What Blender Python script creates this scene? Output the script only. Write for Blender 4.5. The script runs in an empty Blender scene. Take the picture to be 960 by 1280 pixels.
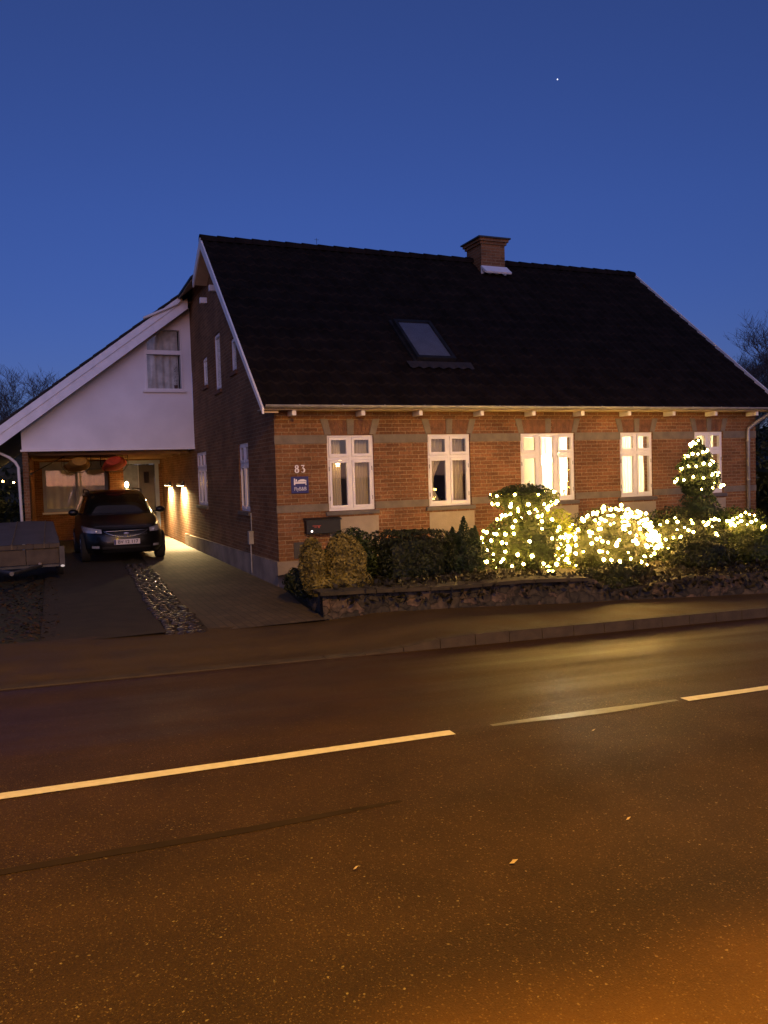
import bpy, math, random
from mathutils import Vector, Matrix, noise
from mathutils.geometry import tessellate_polygon
from mathutils.bvhtree import BVHTree
random.seed(7)
C = bpy.context.scene.collection
scene = bpy.context.scene
# ------------------------------------------------------------------ camera, sky, exposure
cam = bpy.data.objects.new('camera', bpy.data.cameras.new('camera')); C.objects.link(cam)
RX, RY, RZ = (0.92309943, -0.04577353, 0.38182749), (-0.3833953, -0.03227935, 0.92302009), (-0.02992474, -0.99843018, -0.0473464)
m3 = Matrix(((RX[0], -RX[1], -RX[2]), (RY[0], -RY[1], -RY[2]), (RZ[0], -RZ[1], -RZ[2])))
cam.matrix_world = Matrix.Translation((-3.3105, -12.4589, 1.75)) @ m3.to_4x4()
cam.data.sensor_fit = 'VERTICAL'; cam.data.sensor_height = 36.0; cam.data.lens = 28.15
cam.data.clip_end = 6000; cam.data.clip_start = 0.05
scene.camera = cam
w = bpy.data.worlds.new('World'); scene.world = w; w.use_nodes = True
nt = w.node_tree; bg = nt.nodes['Background']
sky = nt.nodes.new('ShaderNodeTexSky'); sky.sky_type = 'NISHITA'; sky.sun_disc = False
sky.sun_elevation = math.radians(8); sky.sun_rotation = math.radians(195)
sky.altitude = 0; sky.air_density = 1.0; sky.dust_density = 0.25; sky.ozone_density = 5.2
tint = nt.nodes.new('ShaderNodeMix'); tint.data_type = 'RGBA'; tint.blend_type = 'MULTIPLY'
tint.inputs[0].default_value = 1.0
stc = nt.nodes.new('ShaderNodeTexCoord'); ssep = nt.nodes.new('ShaderNodeSeparateXYZ'); srmp = nt.nodes.new('ShaderNodeValToRGB')
nt.links.new(stc.outputs['Generated'], ssep.inputs[0]); nt.links.new(ssep.outputs[2], srmp.inputs[0]); nt.links.new(srmp.outputs[0], tint.inputs[7])
srmp.color_ramp.elements[0].position = 0.0; srmp.color_ramp.elements[0].color = (.60, .46, .76, 1)   # dusk: the low sky is dimmer and more violet than by day
srmp.color_ramp.elements[1].position = 1.0; srmp.color_ramp.elements[1].color = (.16, .10, .12, 1)
for p_, c_ in ((.12, (.74, .50, .88, 1)), (.30, (.92, .62, 1.02, 1)), (.55, (1.12, .70, 1.04, 1)), (.75, (.42, .27, .32, 1))):
    e_ = srmp.color_ramp.elements.new(p_); e_.color = c_
sdir = nt.nodes.new('ShaderNodeMath'); sdir.operation = 'MULTIPLY'; sdir.inputs[1].default_value = -3.2; nt.links.new(ssep.outputs[1], sdir.inputs[0])
scl = nt.nodes.new('ShaderNodeMath'); scl.operation = 'MAXIMUM'; scl.inputs[1].default_value = 0; nt.links.new(sdir.outputs[0], scl.inputs[0])
sad = nt.nodes.new('ShaderNodeVectorMath'); sad.operation = 'MULTIPLY_ADD'; sad.inputs[1].default_value = (1.75, 1.2, .78); sad.inputs[2].default_value = (1, 1, 1); nt.links.new(scl.outputs[0], sad.inputs[0])
aft = nt.nodes.new('ShaderNodeMix'); aft.data_type = 'RGBA'; aft.blend_type = 'MULTIPLY'; aft.inputs[0].default_value = 1   # afterglow on the side where the sun went down
nt.links.new(sky.outputs[0], aft.inputs[6]); nt.links.new(sad.outputs[0], aft.inputs[7]); nt.links.new(aft.outputs[2], tint.inputs[6]); nt.links.new(tint.outputs[2], bg.inputs[0])
bg.inputs[1].default_value = 0.085
scene.view_settings.view_transform = 'Standard'; scene.view_settings.look = 'None'
scene.view_settings.exposure = 0; scene.view_settings.gamma = 1
scene.cycles.use_denoising = True
scene.cycles.max_bounces = 8; scene.cycles.diffuse_bounces = 3; scene.cycles.transparent_max_bounces = 16
scene.cycles.sample_clamp_indirect = 4.0; scene.cycles.caustics_reflective = False; scene.cycles.caustics_refractive = False
SODIUM = (1.0, 0.50, 0.02)
BULB = (1.0, 0.56, 0.12)

# ------------------------------------------------------------------ materials
MATS = {}
def pm(name, col, rough=0.6, metal=0.0, var=0.25, scale=6.0, bump=0.0, bscale=40.0, col2=None, detail=4, coat=0, emit=None, estr=0, spec=None, island=0):
    m = bpy.data.materials.new(name); m.use_nodes = True; t = m.node_tree; N = t.nodes; L = t.links
    b = N['Principled BSDF']; b.inputs['Roughness'].default_value = rough; b.inputs['Metallic'].default_value = metal
    if spec is not None: b.inputs['Specular IOR Level'].default_value = spec
    if coat: b.inputs['Coat Weight'].default_value = coat; b.inputs['Coat Roughness'].default_value = 0.04
    tc = N.new('ShaderNodeTexCoord')
    nz = N.new('ShaderNodeTexNoise'); nz.inputs['Scale'].default_value = scale; nz.inputs['Detail'].default_value = detail
    L.new(tc.outputs['Object'], nz.inputs['Vector'])
    rp = N.new('ShaderNodeValToRGB')
    c2 = col2 if col2 else tuple(c*(1+var) for c in col); c1 = tuple(c*(1-var) for c in col) if not col2 else col
    rp.color_ramp.elements[0].position = 0.32; rp.color_ramp.elements[1].position = 0.68
    rp.color_ramp.elements[0].color = (*c1, 1); rp.color_ramp.elements[1].color = (*c2, 1)
    L.new(nz.outputs['Fac'], rp.inputs[0]); out = rp.outputs[0]
    if island:
        g = N.new('ShaderNodeNewGeometry'); mp = N.new('ShaderNodeMapRange')
        mp.inputs[3].default_value = 1-island; mp.inputs[4].default_value = 1+island
        L.new(g.outputs['Random Per Island'], mp.inputs[0])
        mx = N.new('ShaderNodeMix'); mx.data_type = 'RGBA'; mx.blend_type = 'MULTIPLY'; mx.inputs[0].default_value = 1
        L.new(out, mx.inputs[6]); L.new(mp.outputs[0], mx.inputs[7]); out = mx.outputs[2]
    L.new(out, b.inputs['Base Color'])
    if bump:
        n2 = N.new('ShaderNodeTexNoise'); n2.inputs['Scale'].default_value = bscale; n2.inputs['Detail'].default_value = 5
        L.new(tc.outputs['Object'], n2.inputs['Vector'])
        bp = N.new('ShaderNodeBump'); bp.inputs['Strength'].default_value = bump; bp.inputs['Distance'].default_value = 0.02
        L.new(n2.outputs['Fac'], bp.inputs['Height']); L.new(bp.outputs[0], b.inputs['Normal'])
    if emit: b.inputs['Emission Color'].default_value = (*emit, 1); b.inputs['Emission Strength'].default_value = estr
    MATS[name] = m; return m
def emitter(name, col, s):
    m = bpy.data.materials.new(name); m.use_nodes = True; t = m.node_tree
    b = t.nodes['Principled BSDF']; b.inputs['Base Color'].default_value = (.6, .6, .6, 1)
    b.inputs['Emission Color'].default_value = (*col, 1); b.inputs['Emission Strength'].default_value = s
    return m
def brick(name, a, b2, mortar, rough=0.85):
    m = bpy.data.materials.new(name); m.use_nodes = True; t = m.node_tree; N = t.nodes; L = t.links; b = N['Principled BSDF']
    b.inputs['Roughness'].default_value = rough; b.inputs['Specular IOR Level'].default_value = 0.25
    uv = N.new('ShaderNodeTexCoord')
    dn = N.new('ShaderNodeTexNoise'); dn.inputs['Scale'].default_value = 9; L.new(uv.outputs['UV'], dn.inputs['Vector'])
    add = N.new('ShaderNodeVectorMath'); add.operation = 'MULTIPLY_ADD'; add.inputs[1].default_value = (0.006, 0.006, 0)
    L.new(dn.outputs['Color'], add.inputs[0]); L.new(uv.outputs['UV'], add.inputs[2])
    br = N.new('ShaderNodeTexBrick'); br.inputs['Scale'].default_value = 1; br.inputs['Brick Width'].default_value = 0.24
    br.inputs['Row Height'].default_value = 0.0667; br.inputs['Mortar Size'].default_value = 0.0065; br.inputs['Mortar Smooth'].default_value = 0.25
    br.inputs['Color1'].default_value = (*a, 1); br.inputs['Color2'].default_value = (*b2, 1); br.inputs['Mortar'].default_value = (*mortar, 1); br.inputs['Bias'].default_value = -0.1
    L.new(add.outputs[0], br.inputs['Vector'])
    nz = N.new('ShaderNodeTexNoise'); nz.inputs['Scale'].default_value = 1.3; nz.inputs['Detail'].default_value = 6; L.new(uv.outputs['UV'], nz.inputs['Vector'])
    mp = N.new('ShaderNodeMapRange'); mp.inputs[1].default_value = .3; mp.inputs[2].default_value = .7; mp.inputs[3].default_value = 0.68; mp.inputs[4].default_value = 1.25; L.new(nz.outputs['Fac'], mp.inputs[0])
    n3 = N.new('ShaderNodeTexNoise'); n3.inputs['Scale'].default_value = 28; n3.inputs['Detail'].default_value = 4; L.new(uv.outputs['UV'], n3.inputs['Vector'])
    mp3 = N.new('ShaderNodeMapRange'); mp3.inputs[1].default_value = .3; mp3.inputs[2].default_value = .7; mp3.inputs[3].default_value = 0.75; mp3.inputs[4].default_value = 1.25; L.new(n3.outputs['Fac'], mp3.inputs[0])
    mm = N.new('ShaderNodeMath'); mm.operation = 'MULTIPLY'; L.new(mp.outputs[0], mm.inputs[0]); L.new(mp3.outputs[0], mm.inputs[1])
    mx = N.new('ShaderNodeMix'); mx.data_type = 'RGBA'; mx.blend_type = 'MULTIPLY'; mx.inputs[0].default_value = 1
    L.new(br.outputs['Color'], mx.inputs[6]); L.new(mm.outputs[0], mx.inputs[7]); L.new(mx.outputs[2], b.inputs['Base Color'])
    inv = N.new('ShaderNodeMath'); inv.operation = 'MULTIPLY_ADD'; inv.inputs[1].default_value = -1; inv.inputs[2].default_value = 1; L.new(br.outputs['Fac'], inv.inputs[0])
    ad = N.new('ShaderNodeMath'); ad.operation = 'MULTIPLY_ADD'; ad.inputs[1].default_value = .3; L.new(n3.outputs['Fac'], ad.inputs[0]); L.new(inv.outputs[0], ad.inputs[2])
    bp = N.new('ShaderNodeBump'); bp.inputs['Strength'].default_value = 0.7; bp.inputs['Distance'].default_value = 0.008; L.new(ad.outputs[0], bp.inputs['Height']); L.new(bp.outputs[0], b.inputs['Normal'])
    return m
BRICK = brick('red_brick', (.150, .067, .025), (.235, .108, .043), (.25, .175, .095))
BRICK_ARCH = pm('arch_brick', (.155, .070, .031), .85, var=.3, scale=9, bump=.4)
RENDER = pm('grey_render', (.165, .135, .095), .9, var=.18, scale=5, bump=.3)
APRON = pm('beige_render', (.31, .255, .175), .9, var=.12, scale=4, bump=.3)
PLINTH = pm('plinth_render', (.24, .195, .145), .92, var=.3, scale=2.2, bump=.4, bscale=18)
PLASTER = pm('white_plaster', (.80, .79, .78), .85, var=.09, scale=1.1, bump=.15, bscale=60)
WPAINT = pm('white_paint', (.76, .74, .71), .4, var=.04, scale=8)
WBOARD = pm('white_board', (.78, .78, .78), .5, var=.08, scale=5, bump=.1)
SILL = pm('dark_sill', (.10, .085, .07), .6, var=.2)
ZINC = pm('zinc', (.30, .29, .27), .45, .3, var=.2, scale=7)
DARKMETAL = pm('dark_metal', (.03, .03, .032), .4, .4)
TILE = pm('black_roof_tile', (.0125, .0088, .0072), .8, var=.35, scale=3, bump=.2, spec=.08)
TILE_W = pm('dark_roofing', (.014, .013, .014), .6, var=.3, spec=.3)
SOFFIT = pm('soffit_board', (.50, .40, .27), .7, var=.12, scale=4)
WOOD = pm('weathered_wood', (.19, .13, .085), .8, var=.3, scale=9, bump=.3)
FLASH = pm('flashing', (.80, .82, .84), .5, 0, var=.04)
STAR_E = emitter('star_glow', (1, .62, .25), 14)

def glass(name, tint=(1, 1, 1), refl=.12, rough=.02):
    m = bpy.data.materials.new(name); m.use_nodes = True; t = m.node_tree; N = t.nodes; L = t.links
    N.remove(N['Principled BSDF']); o = N['Material Output']
    tr = N.new('ShaderNodeBsdfTransparent'); tr.inputs[0].default_value = (*tint, 1)
    gl = N.new('ShaderNodeBsdfGlossy'); gl.inputs['Roughness'].default_value = rough
    lf = N.new('ShaderNodeLayerWeight'); lf.inputs['Blend'].default_value = .5
    lw = N.new('ShaderNodeMath'); lw.operation = 'POWER'; lw.inputs[1].default_value = 5; L.new(lf.outputs['Facing'], lw.inputs[0])
    mx = N.new('ShaderNodeMixShader')
    ma = N.new('ShaderNodeMath'); ma.operation = 'ADD'; ma.inputs[1].default_value = refl; L.new(lw.outputs[0], ma.inputs[0])
    L.new(ma.outputs[0], mx.inputs[0]); L.new(tr.outputs[0], mx.inputs[1]); L.new(gl.outputs[0], mx.inputs[2]); L.new(mx.outputs[0], o.inputs[0])
    return m
GLASS = glass('window_glass', (.97, .98, .97), .045)
GLASSD = glass('dark_glass', (.25, .27, .28), .10)
SKYGLASS = glass('rooflight_glass', (.9, .92, .95), .06, .08)
CARGLASS = glass('car_glass', (.13, .14, .14), .02)

def leafm(name, c, sat=.35):
    m = pm(name, c, .5, var=.45, scale=7, island=sat)
    b = m.node_tree.nodes['Principled BSDF']; b.inputs['Specular IOR Level'].default_value = .35
    t = m.node_tree; N = t.nodes; L = t.links
    tl = N.new('ShaderNodeBsdfTranslucent'); mx = N.new('ShaderNodeMixShader'); mx.inputs[0].default_value = .3
    src = b.inputs['Base Color'].links[0].from_socket; L.new(src, tl.inputs[0])
    L.new(b.outputs[0], mx.inputs[1]); L.new(tl.outputs[0], mx.inputs[2]); L.new(mx.outputs[0], N['Material Output'].inputs[0])
    return m
LEAF_BOX = leafm('boxwood_leaf', (.040, .058, .013))
LEAF_DARK = leafm('dark_leaf', (.026, .034, .011))
LEAF_GOLD = leafm('golden_leaf', (.21, .17, .045))
LEAF_LIME = leafm('lime_leaf', (.20, .23, .03))
LEAF_CON = leafm('conifer_leaf', (.026, .044, .018))
BARK = pm('bark', (.06, .05, .04), .9, var=.4, bump=.5)
TWIG = pm('twig', (.055, .05, .05), .9, var=.3)

# ------------------------------------------------------------------ mesh builder
class MB:
    def __init__(s): s.v = []; s.f = []
    def add(s, vs, fs):
        n = len(s.v); s.v += [tuple(v) for v in vs]; s.f += [tuple(i+n for i in f) for f in fs]; return s
    def box(s, x0, x1, y0, y1, z0, z1):
        return s.add([(x0,y0,z0),(x1,y0,z0),(x1,y1,z0),(x0,y1,z0),(x0,y0,z1),(x1,y0,z1),(x1,y1,z1),(x0,y1,z1)],
                     [(0,3,2,1),(4,5,6,7),(0,1,5,4),(1,2,6,5),(2,3,7,6),(3,0,4,7)])
    def quad(s, a, b, c, d): return s.add([a, b, c, d], [(0,1,2,3)])
    def prism(s, pts, d):   # pts 3d polygon, d extrusion vector
        n = len(pts); d = Vector(d); P = [Vector(p) for p in pts]; Q = [p+d for p in P]
        return s.add(P+Q, [tuple(range(n))[::-1], tuple(range(n, 2*n))] + [(i, (i+1) % n, n+(i+1) % n, n+i) for i in range(n)])
    def tube(s, path, r, n=8, cap=True):
        P = [Vector(p) for p in path]; R = r if isinstance(r, (list, tuple)) else [r]*len(P); rings = []
        up = None
        for i, p in enumerate(P):
            t = (P[min(i+1, len(P)-1)]-P[max(i-1, 0)]).normalized()
            if up is None:
                up = Vector((0, 0, 1)) if abs(t.z) < .9 else Vector((1, 0, 0))
            a = t.cross(up).normalized(); up = a.cross(t).normalized()
            rings.append([p+(a*math.cos(2*math.pi*k/n)+up*math.sin(2*math.pi*k/n))*R[i] for k in range(n)])
        vs = [v for r_ in rings for v in r_]; fs = []
        for i in range(len(P)-1):
            for k in range(n): fs.append((i*n+k, i*n+(k+1) % n, (i+1)*n+(k+1) % n, (i+1)*n+k))
        if cap: fs += [tuple(range(n))[::-1], tuple(range((len(P)-1)*n, len(P)*n))]
        return s.add(vs, fs)
    def grid(s, rows, closed=False):   # rows: list of equal length point lists
        n = len(rows[0]); vs = [p for r in rows for p in r]; fs = []
        for i in range(len(rows)-1):
            for k in range(n if closed else n-1): fs.append((i*n+k, i*n+(k+1) % n, (i+1)*n+(k+1) % n, (i+1)*n+k))
        return s.add(vs, fs)
    def ball(s, c, r, nu=12, nv=8, fn=None):
        rx, ry, rz = (r if isinstance(r, (tuple, list)) else (r, r, r)); rows = []
        for j in range(nv+1):
            th = math.pi*j/nv; row = []
            for k in range(nu):
                ph = 2*math.pi*k/nu; d = Vector((math.sin(th)*math.cos(ph), math.sin(th)*math.sin(ph), math.cos(th)))
                q = fn(d) if fn else 1
                row.append((c[0]+rx*d.x*q, c[1]+ry*d.y*q, c[2]+rz*d.z*q))
            rows.append(row)
        return s.grid(rows[::-1], True)
    def poly_holes(s, outer, holes, mapf, t, back=True):
        """flat wall: outer/hole loops of (u,v); mapf(u,v,d) -> 3d; d=0 front face, d=t back face; reveals round the holes"""
        loops = [outer]+holes; flat = [p for l in loops for p in l]
        tris = tessellate_polygon([[Vector((u, v, 0)) for u, v in l] for l in loops])
        s.add([mapf(u, v, 0) for u, v in flat], tris)
        if back: s.add([mapf(u, v, t) for u, v in flat], [x[::-1] for x in tris])
        for l in loops:
            n = len(l)
            for i in range(n):
                a, b = l[i], l[(i+1) % n]
                s.quad(mapf(*a, 0), mapf(*b, 0), mapf(*b, t), mapf(*a, t))
        return s
    def build(s, name, mat, parent=None, smooth=False, bevel=0, uvoff=(0, 0), fixn=False):
        off = Vector((0, 0, 0))
        if parent is not None:
            p = parent
            while p is not None: off += p.location; p = p.parent
        me = bpy.data.meshes.new(name)
        me.from_pydata([(v[0]-off.x, v[1]-off.y, v[2]-off.z) for v in s.v], [], s.f)
        uv = me.uv_layers.new(name='UVMap')
        for p in me.polygons:
            n = p.normal; ax, ay, az = abs(n.x), abs(n.y), abs(n.z)
            for li in p.loop_indices:
                v = s.v[me.loops[li].vertex_index]
                if az > ax and az > ay: q = (v[0], v[1])
                elif ay >= ax: q = (v[0], v[2])
                else: q = (v[1]+.12, v[2])
                uv.data[li].uv = (q[0]+uvoff[0], q[1]+uvoff[1])
            p.use_smooth = smooth
        if mat: me.materials.append(mat)
        if fixn:
            import bmesh as _b
            bm = _b.new(); bm.from_mesh(me); _b.ops.recalc_face_normals(bm, faces=bm.faces); bm.to_mesh(me); bm.free()
        me.update()
        o = bpy.data.objects.new(name, me); C.objects.link(o)
        if parent is not None: o.parent = parent
        if bevel:
            b = o.modifiers.new('bevel', 'BEVEL'); b.width = bevel; b.segments = 2; b.limit_method = 'ANGLE'
        return o
def tag(o, label, cat, group=None, kind=None):
    if label: o['label'] = label
    if cat: o['category'] = cat
    if group: o['group'] = group
    if kind: o['kind'] = kind
    return o
def thing(name, loc, label, cat, group=None):
    o = bpy.data.objects.new(name, None); C.objects.link(o); o.location = loc; o.empty_display_size = .2
    bpy.context.view_layer.update()
    return tag(o, label, cat, group)
def struct(o, kind='structure'): o['kind'] = kind; return o
def sm(a, b, x): t = max(0, min(1, (x-a)/(b-a))); return t*t*(3-2*t)
def fbm(x, y, z=0): return noise.fractal(Vector((x, y, z)), 1.0, 2.0, 4)

# ------------------------------------------------------------------ ground and road
def g(x, y):
    xc = max(-14, min(16, x)); return -.025*xc*sm(-1.0, -3.3, y)
def frange(a, b, n): return [a+(b-a)*i/n for i in range(n+1)]
def sheet(name, xs, ys, off, mat, fn=None, tcoat=None):
    m = MB(); rows = [[(x, y, g(x, y)+off+(fn(x, y) if fn else 0)) for x in xs] for y in ys]
    return struct(m.grid(rows).build(name, mat, smooth=True))
def asphalt(name, base, wet=True, cs=190, pale=None):
    m = bpy.data.materials.new(name); m.use_nodes = True; t = m.node_tree; N = t.nodes; L = t.links; b = N['Principled BSDF']
    tc = N.new('ShaderNodeTexCoord')
    def nz(s, d=4, sc=(1, 1, 1)):
        mp = N.new('ShaderNodeMapping'); mp.inputs['Scale'].default_value = sc; L.new(tc.outputs['Object'], mp.inputs[0])
        n = N.new('ShaderNodeTexNoise'); n.inputs['Scale'].default_value = s; n.inputs['Detail'].default_value = d; L.new(mp.outputs[0], n.inputs['Vector']); return n.outputs['Fac']
    def rng(v, a, b_, c, d):
        r = N.new('ShaderNodeMapRange'); r.inputs[1].default_value = a; r.inputs[2].default_value = b_; r.inputs[3].default_value = c; r.inputs[4].default_value = d; L.new(v, r.inputs[0]); return r.outputs[0]
    def mul(a, b_):
        r = N.new('ShaderNodeMath'); r.operation = 'MULTIPLY'; L.new(a, r.inputs[0]); L.new(b_, r.inputs[1]); return r.outputs[0]
    fine = nz(120, 3); mid = nz(2.2, 5); lane = nz(.9, 3, (.12, 1.6, 1))
    v = N.new('ShaderNodeTexVoronoi'); v.inputs['Scale'].default_value = cs; L.new(tc.outputs['Object'], v.inputs['Vector'])
    wn = N.new('ShaderNodeTexWhiteNoise'); L.new(v.outputs['Position'], wn.inputs['Vector'])
    chip = rng(wn.outputs['Value'], .93, .998, 0, .42 if wet else .15)
    rp = N.new('ShaderNodeMix'); rp.data_type = 'RGBA'; rp.blend_type = 'MIX'
    rp.inputs[6].default_value = (*[c*.1 for c in base], 1); rp.inputs[7].default_value = (*[c*2.1 for c in base], 1); L.new(fine, rp.inputs[0])
    k = mul(rng(mid, .3, .7, .8, 1.2), rng(lane, .3, .7, .78, 1.2))
    mx = N.new('ShaderNodeMix'); mx.data_type = 'RGBA'; mx.blend_type = 'MULTIPLY'; mx.inputs[0].default_value = 1; L.new(rp.outputs[2], mx.inputs[6]); L.new(k, mx.inputs[7])
    mc = N.new('ShaderNodeMix'); mc.data_type = 'RGBA'; mc.inputs[7].default_value = (.27, .17, .07, 1); L.new(chip, mc.inputs[0]); L.new(mx.outputs[2], mc.inputs[6])
    c2 = nz(1, 2); v3 = N.new('ShaderNodeTexVoronoi'); v3.inputs['Scale'].default_value = cs*.72; L.new(tc.outputs['Object'], v3.inputs['Vector'])
    w3 = N.new('ShaderNodeTexWhiteNoise'); L.new(v3.outputs['Position'], w3.inputs['Vector']); ch3 = rng(w3.outputs['Value'], .994, .9998, 0, .6 if wet else .2)
    m3_ = N.new('ShaderNodeMix'); m3_.data_type = 'RGBA'; m3_.inputs[7].default_value = (.36, .28, .14, 1); L.new(ch3, m3_.inputs[0]); L.new(mc.outputs[2], m3_.inputs[6]); final = m3_.outputs[2]
    if pale:   # paler near-side strip; the street lamp's amber glow is painted into its colour
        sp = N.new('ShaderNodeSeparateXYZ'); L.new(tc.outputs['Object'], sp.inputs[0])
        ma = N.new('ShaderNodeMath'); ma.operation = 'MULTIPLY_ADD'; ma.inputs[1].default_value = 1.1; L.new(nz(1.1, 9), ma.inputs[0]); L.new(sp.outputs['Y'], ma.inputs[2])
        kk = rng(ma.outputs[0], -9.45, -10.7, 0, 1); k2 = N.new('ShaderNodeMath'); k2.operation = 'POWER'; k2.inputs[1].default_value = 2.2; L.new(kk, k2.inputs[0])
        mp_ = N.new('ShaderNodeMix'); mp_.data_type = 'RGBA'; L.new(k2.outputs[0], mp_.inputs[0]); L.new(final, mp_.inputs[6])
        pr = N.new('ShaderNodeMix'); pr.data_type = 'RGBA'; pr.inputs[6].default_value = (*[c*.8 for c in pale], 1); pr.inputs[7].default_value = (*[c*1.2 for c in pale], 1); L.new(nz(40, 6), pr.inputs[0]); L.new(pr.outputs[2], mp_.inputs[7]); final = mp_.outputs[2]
    L.new(final, b.inputs['Base Color'])
    if wet: r1 = rng(lane, .38, .60, .38, .62)
    else: r1 = rng(mid, .35, .65, .6, .8)
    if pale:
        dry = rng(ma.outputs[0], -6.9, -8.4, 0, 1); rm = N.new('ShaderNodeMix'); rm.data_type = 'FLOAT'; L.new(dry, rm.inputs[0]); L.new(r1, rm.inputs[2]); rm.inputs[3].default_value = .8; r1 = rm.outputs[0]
    L.new(r1, b.inputs['Roughness']); b.inputs['Specular IOR Level'].default_value = .22
    bp = N.new('ShaderNodeBump'); bp.inputs['Strength'].default_value = .55; bp.inputs['Distance'].default_value = .006; L.new(v.outputs['Distance'], bp.inputs['Height']); L.new(bp.outputs[0], b.inputs['Normal'])
    return m
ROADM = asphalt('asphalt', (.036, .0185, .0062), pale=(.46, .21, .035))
PAVEM = asphalt('worn_asphalt', (.062, .040, .019), False)
SOILM = pm('soil', (.012, .009, .005), .95, col2=(.030, .022, .012), scale=5, bump=.8, bscale=25)
GRASSM = pm('winter_turf', (.020, .026, .010), .95, col2=(.042, .036, .02), scale=3, bump=.8, bscale=30)
xs = [-900, -300, -120, -60, -30, -20, -14]+frange(-12, 16, 28)+[20, 30, 60, 120, 300, 900]
ys = [-600, -150, -60, -30, -20]+frange(-16, 20, 36)+[30, 60, 150, 400, 1200]
sheet('ground', xs, ys, -.035, GRASSM)
RX0, RX1 = -40, 60
rx = frange(RX0, -14, 6)+frange(-12, 16, 28)+frange(20, RX1, 6)
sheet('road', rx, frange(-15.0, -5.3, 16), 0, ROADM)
def kerb_h(x): return .10*sm(-.6, .5, x)
def pavefar(x): return -3.39-.153*(x+.38) if x > -.38 else -3.39
m = MB(); rows = []
for k in range(7):
    row = []
    for x in frange(RX0, -6, 8)+frange(-5, 9, 56)+frange(10, RX1, 10):
        y0 = -5.22 if k else -5.22; y1 = pavefar(min(x, 6.5))+.35 if x > -.38 else -3.3
        y = y0+(y1-y0)*k/6
        row.append((x, y, g(x, y)+kerb_h(x)*(1-.25*k/6)+.006+.008*fbm(x*1.5, y*1.5)))
    rows.append(row)
struct(m.grid(rows).build('pavement', PAVEM, smooth=True))
m = MB()
xk = frange(RX0, -1, 12)+frange(-.6, 9, 24)+frange(12, RX1, 12)
KERB = pm('kerb_stone', (.045, .031, .017), .85, var=.3, bump=.3)
for a, b in zip(xk[:-1], xk[1:]):
    for (x, e) in ((a, 0),): pass
    za, zb = g(a, -5.3)+kerb_h(a)+.012, g(b, -5.3)+kerb_h(b)+.012
    e = .004
    m.add([(a+e, -5.345, g(a, -5.3)-.05), (b-e, -5.345, g(b, -5.3)-.05), (b-e, -5.225, g(b, -5.3)-.05), (a+e, -5.225, g(a, -5.3)-.05),
           (a+e, -5.335, za), (b-e, -5.335, zb), (b-e, -5.225, zb), (a+e, -5.225, za)],
          [(0, 3, 2, 1), (4, 5, 6, 7), (0, 1, 5, 4), (1, 2, 6, 5), (2, 3, 7, 6), (3, 0, 4, 7)])
struct(m.build('kerb', KERB))
# road line
LINE = pm('line_paint', (.80, .76, .62), .5, col2=(.70, .65, .50), scale=22)
def dash(x0, x1, yc=-7.78, hw=.046):
    m = MB(); xx = frange(x0, x1, max(2, int((x1-x0)*6)))
    rows = [[(x, yc+s*hw+.006*noise.noise(Vector((x*9, s*7, 0))), g(x, yc)+.005) for x in xx] for s in (-1, 1)]
    return struct(m.grid(rows).build('road_marking', LINE))
dash(-5.9, -.93); dash(1.04, 6.1); dash(8.1, 13.1); dash(-12.9, -7.9)
# dark tar seam and a worn, glossy strip with reflected light in its colour
TAR = pm('tar_seam', (.026, .0165, .0085), .8, var=.2, spec=.15)
def strip(name, x0, x1, yc, w0, mat, off=.004, seed=0):
    xx = frange(x0, x1, int((x1-x0)*8)); a = []; b = []
    for x in xx:
        e = min(1, (x-x0)/.5, (x1-x)/.5); h = w0*(.35+.65*max(0, e))*(1+.45*noise.noise(Vector((x*2.1, seed, 0))))
        y = yc+.03*noise.noise(Vector((x*.9, seed+5, 0))); a.append((x, y-h, g(x, y)+off)); b.append((x, y+h, g(x, y)+off))
    return struct(MB().grid([a, b]).build(name, mat))
strip('tar_seam', -6, -1.7, -8.7, .03, TAR, off=.0025)
WORN_SHEEN = pm('worn_line_sheen', (.10, .094, .07), .40, col2=(.05, .049, .045), scale=28)
strip('worn_marking_sheen', -.62, .98, -7.77, .05, WORN_SHEEN, seed=3)
# driveway
PAVER = bpy.data.materials.new('paver'); PAVER.use_nodes = True
t = PAVER.node_tree; N = t.nodes; L = t.links; b = N['Principled BSDF']; b.inputs['Roughness'].default_value = .75
tc = N.new('ShaderNodeTexCoord'); br = N.new('ShaderNodeTexBrick'); br.inputs['Scale'].default_value = 1; br.inputs['Brick Width'].default_value = .2; br.inputs['Row Height'].default_value = .1
br.inputs['Mortar Size'].default_value = .005; br.inputs['Color1'].default_value = (.075, .055, .034, 1); br.inputs['Color2'].default_value = (.11, .080, .048, 1); br.inputs['Mortar'].default_value = (.04, .03, .018, 1)
mp = N.new('ShaderNodeMapping'); mp.inputs['Rotation'].default_value = (0, 0, math.radians(90)); L.new(tc.outputs['UV'], mp.inputs[0]); L.new(mp.outputs[0], br.inputs['Vector'])
nz = N.new('ShaderNodeTexNoise'); nz.inputs['Scale'].default_value = 1.2; nz.inputs['Detail'].default_value = 6; L.new(tc.outputs['UV'], nz.inputs['Vector'])
mr = N.new('ShaderNodeMapRange'); mr.inputs[1].default_value = .3; mr.inputs[2].default_value = .7; mr.inputs[3].default_value = .6; mr.inputs[4].default_value = 1.2; L.new(nz.outputs['Fac'], mr.inputs[0])
mx = N.new('ShaderNodeMix'); mx.data_type = 'RGBA'; mx.blend_type = 'MULTIPLY'; mx.inputs[0].default_value = 1; L.new(br.outputs['Color'], mx.inputs[6]); L.new(mr.outputs[0], mx.inputs[7]); L.new(mx.outputs[2], b.inputs['Base Color'])
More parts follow.
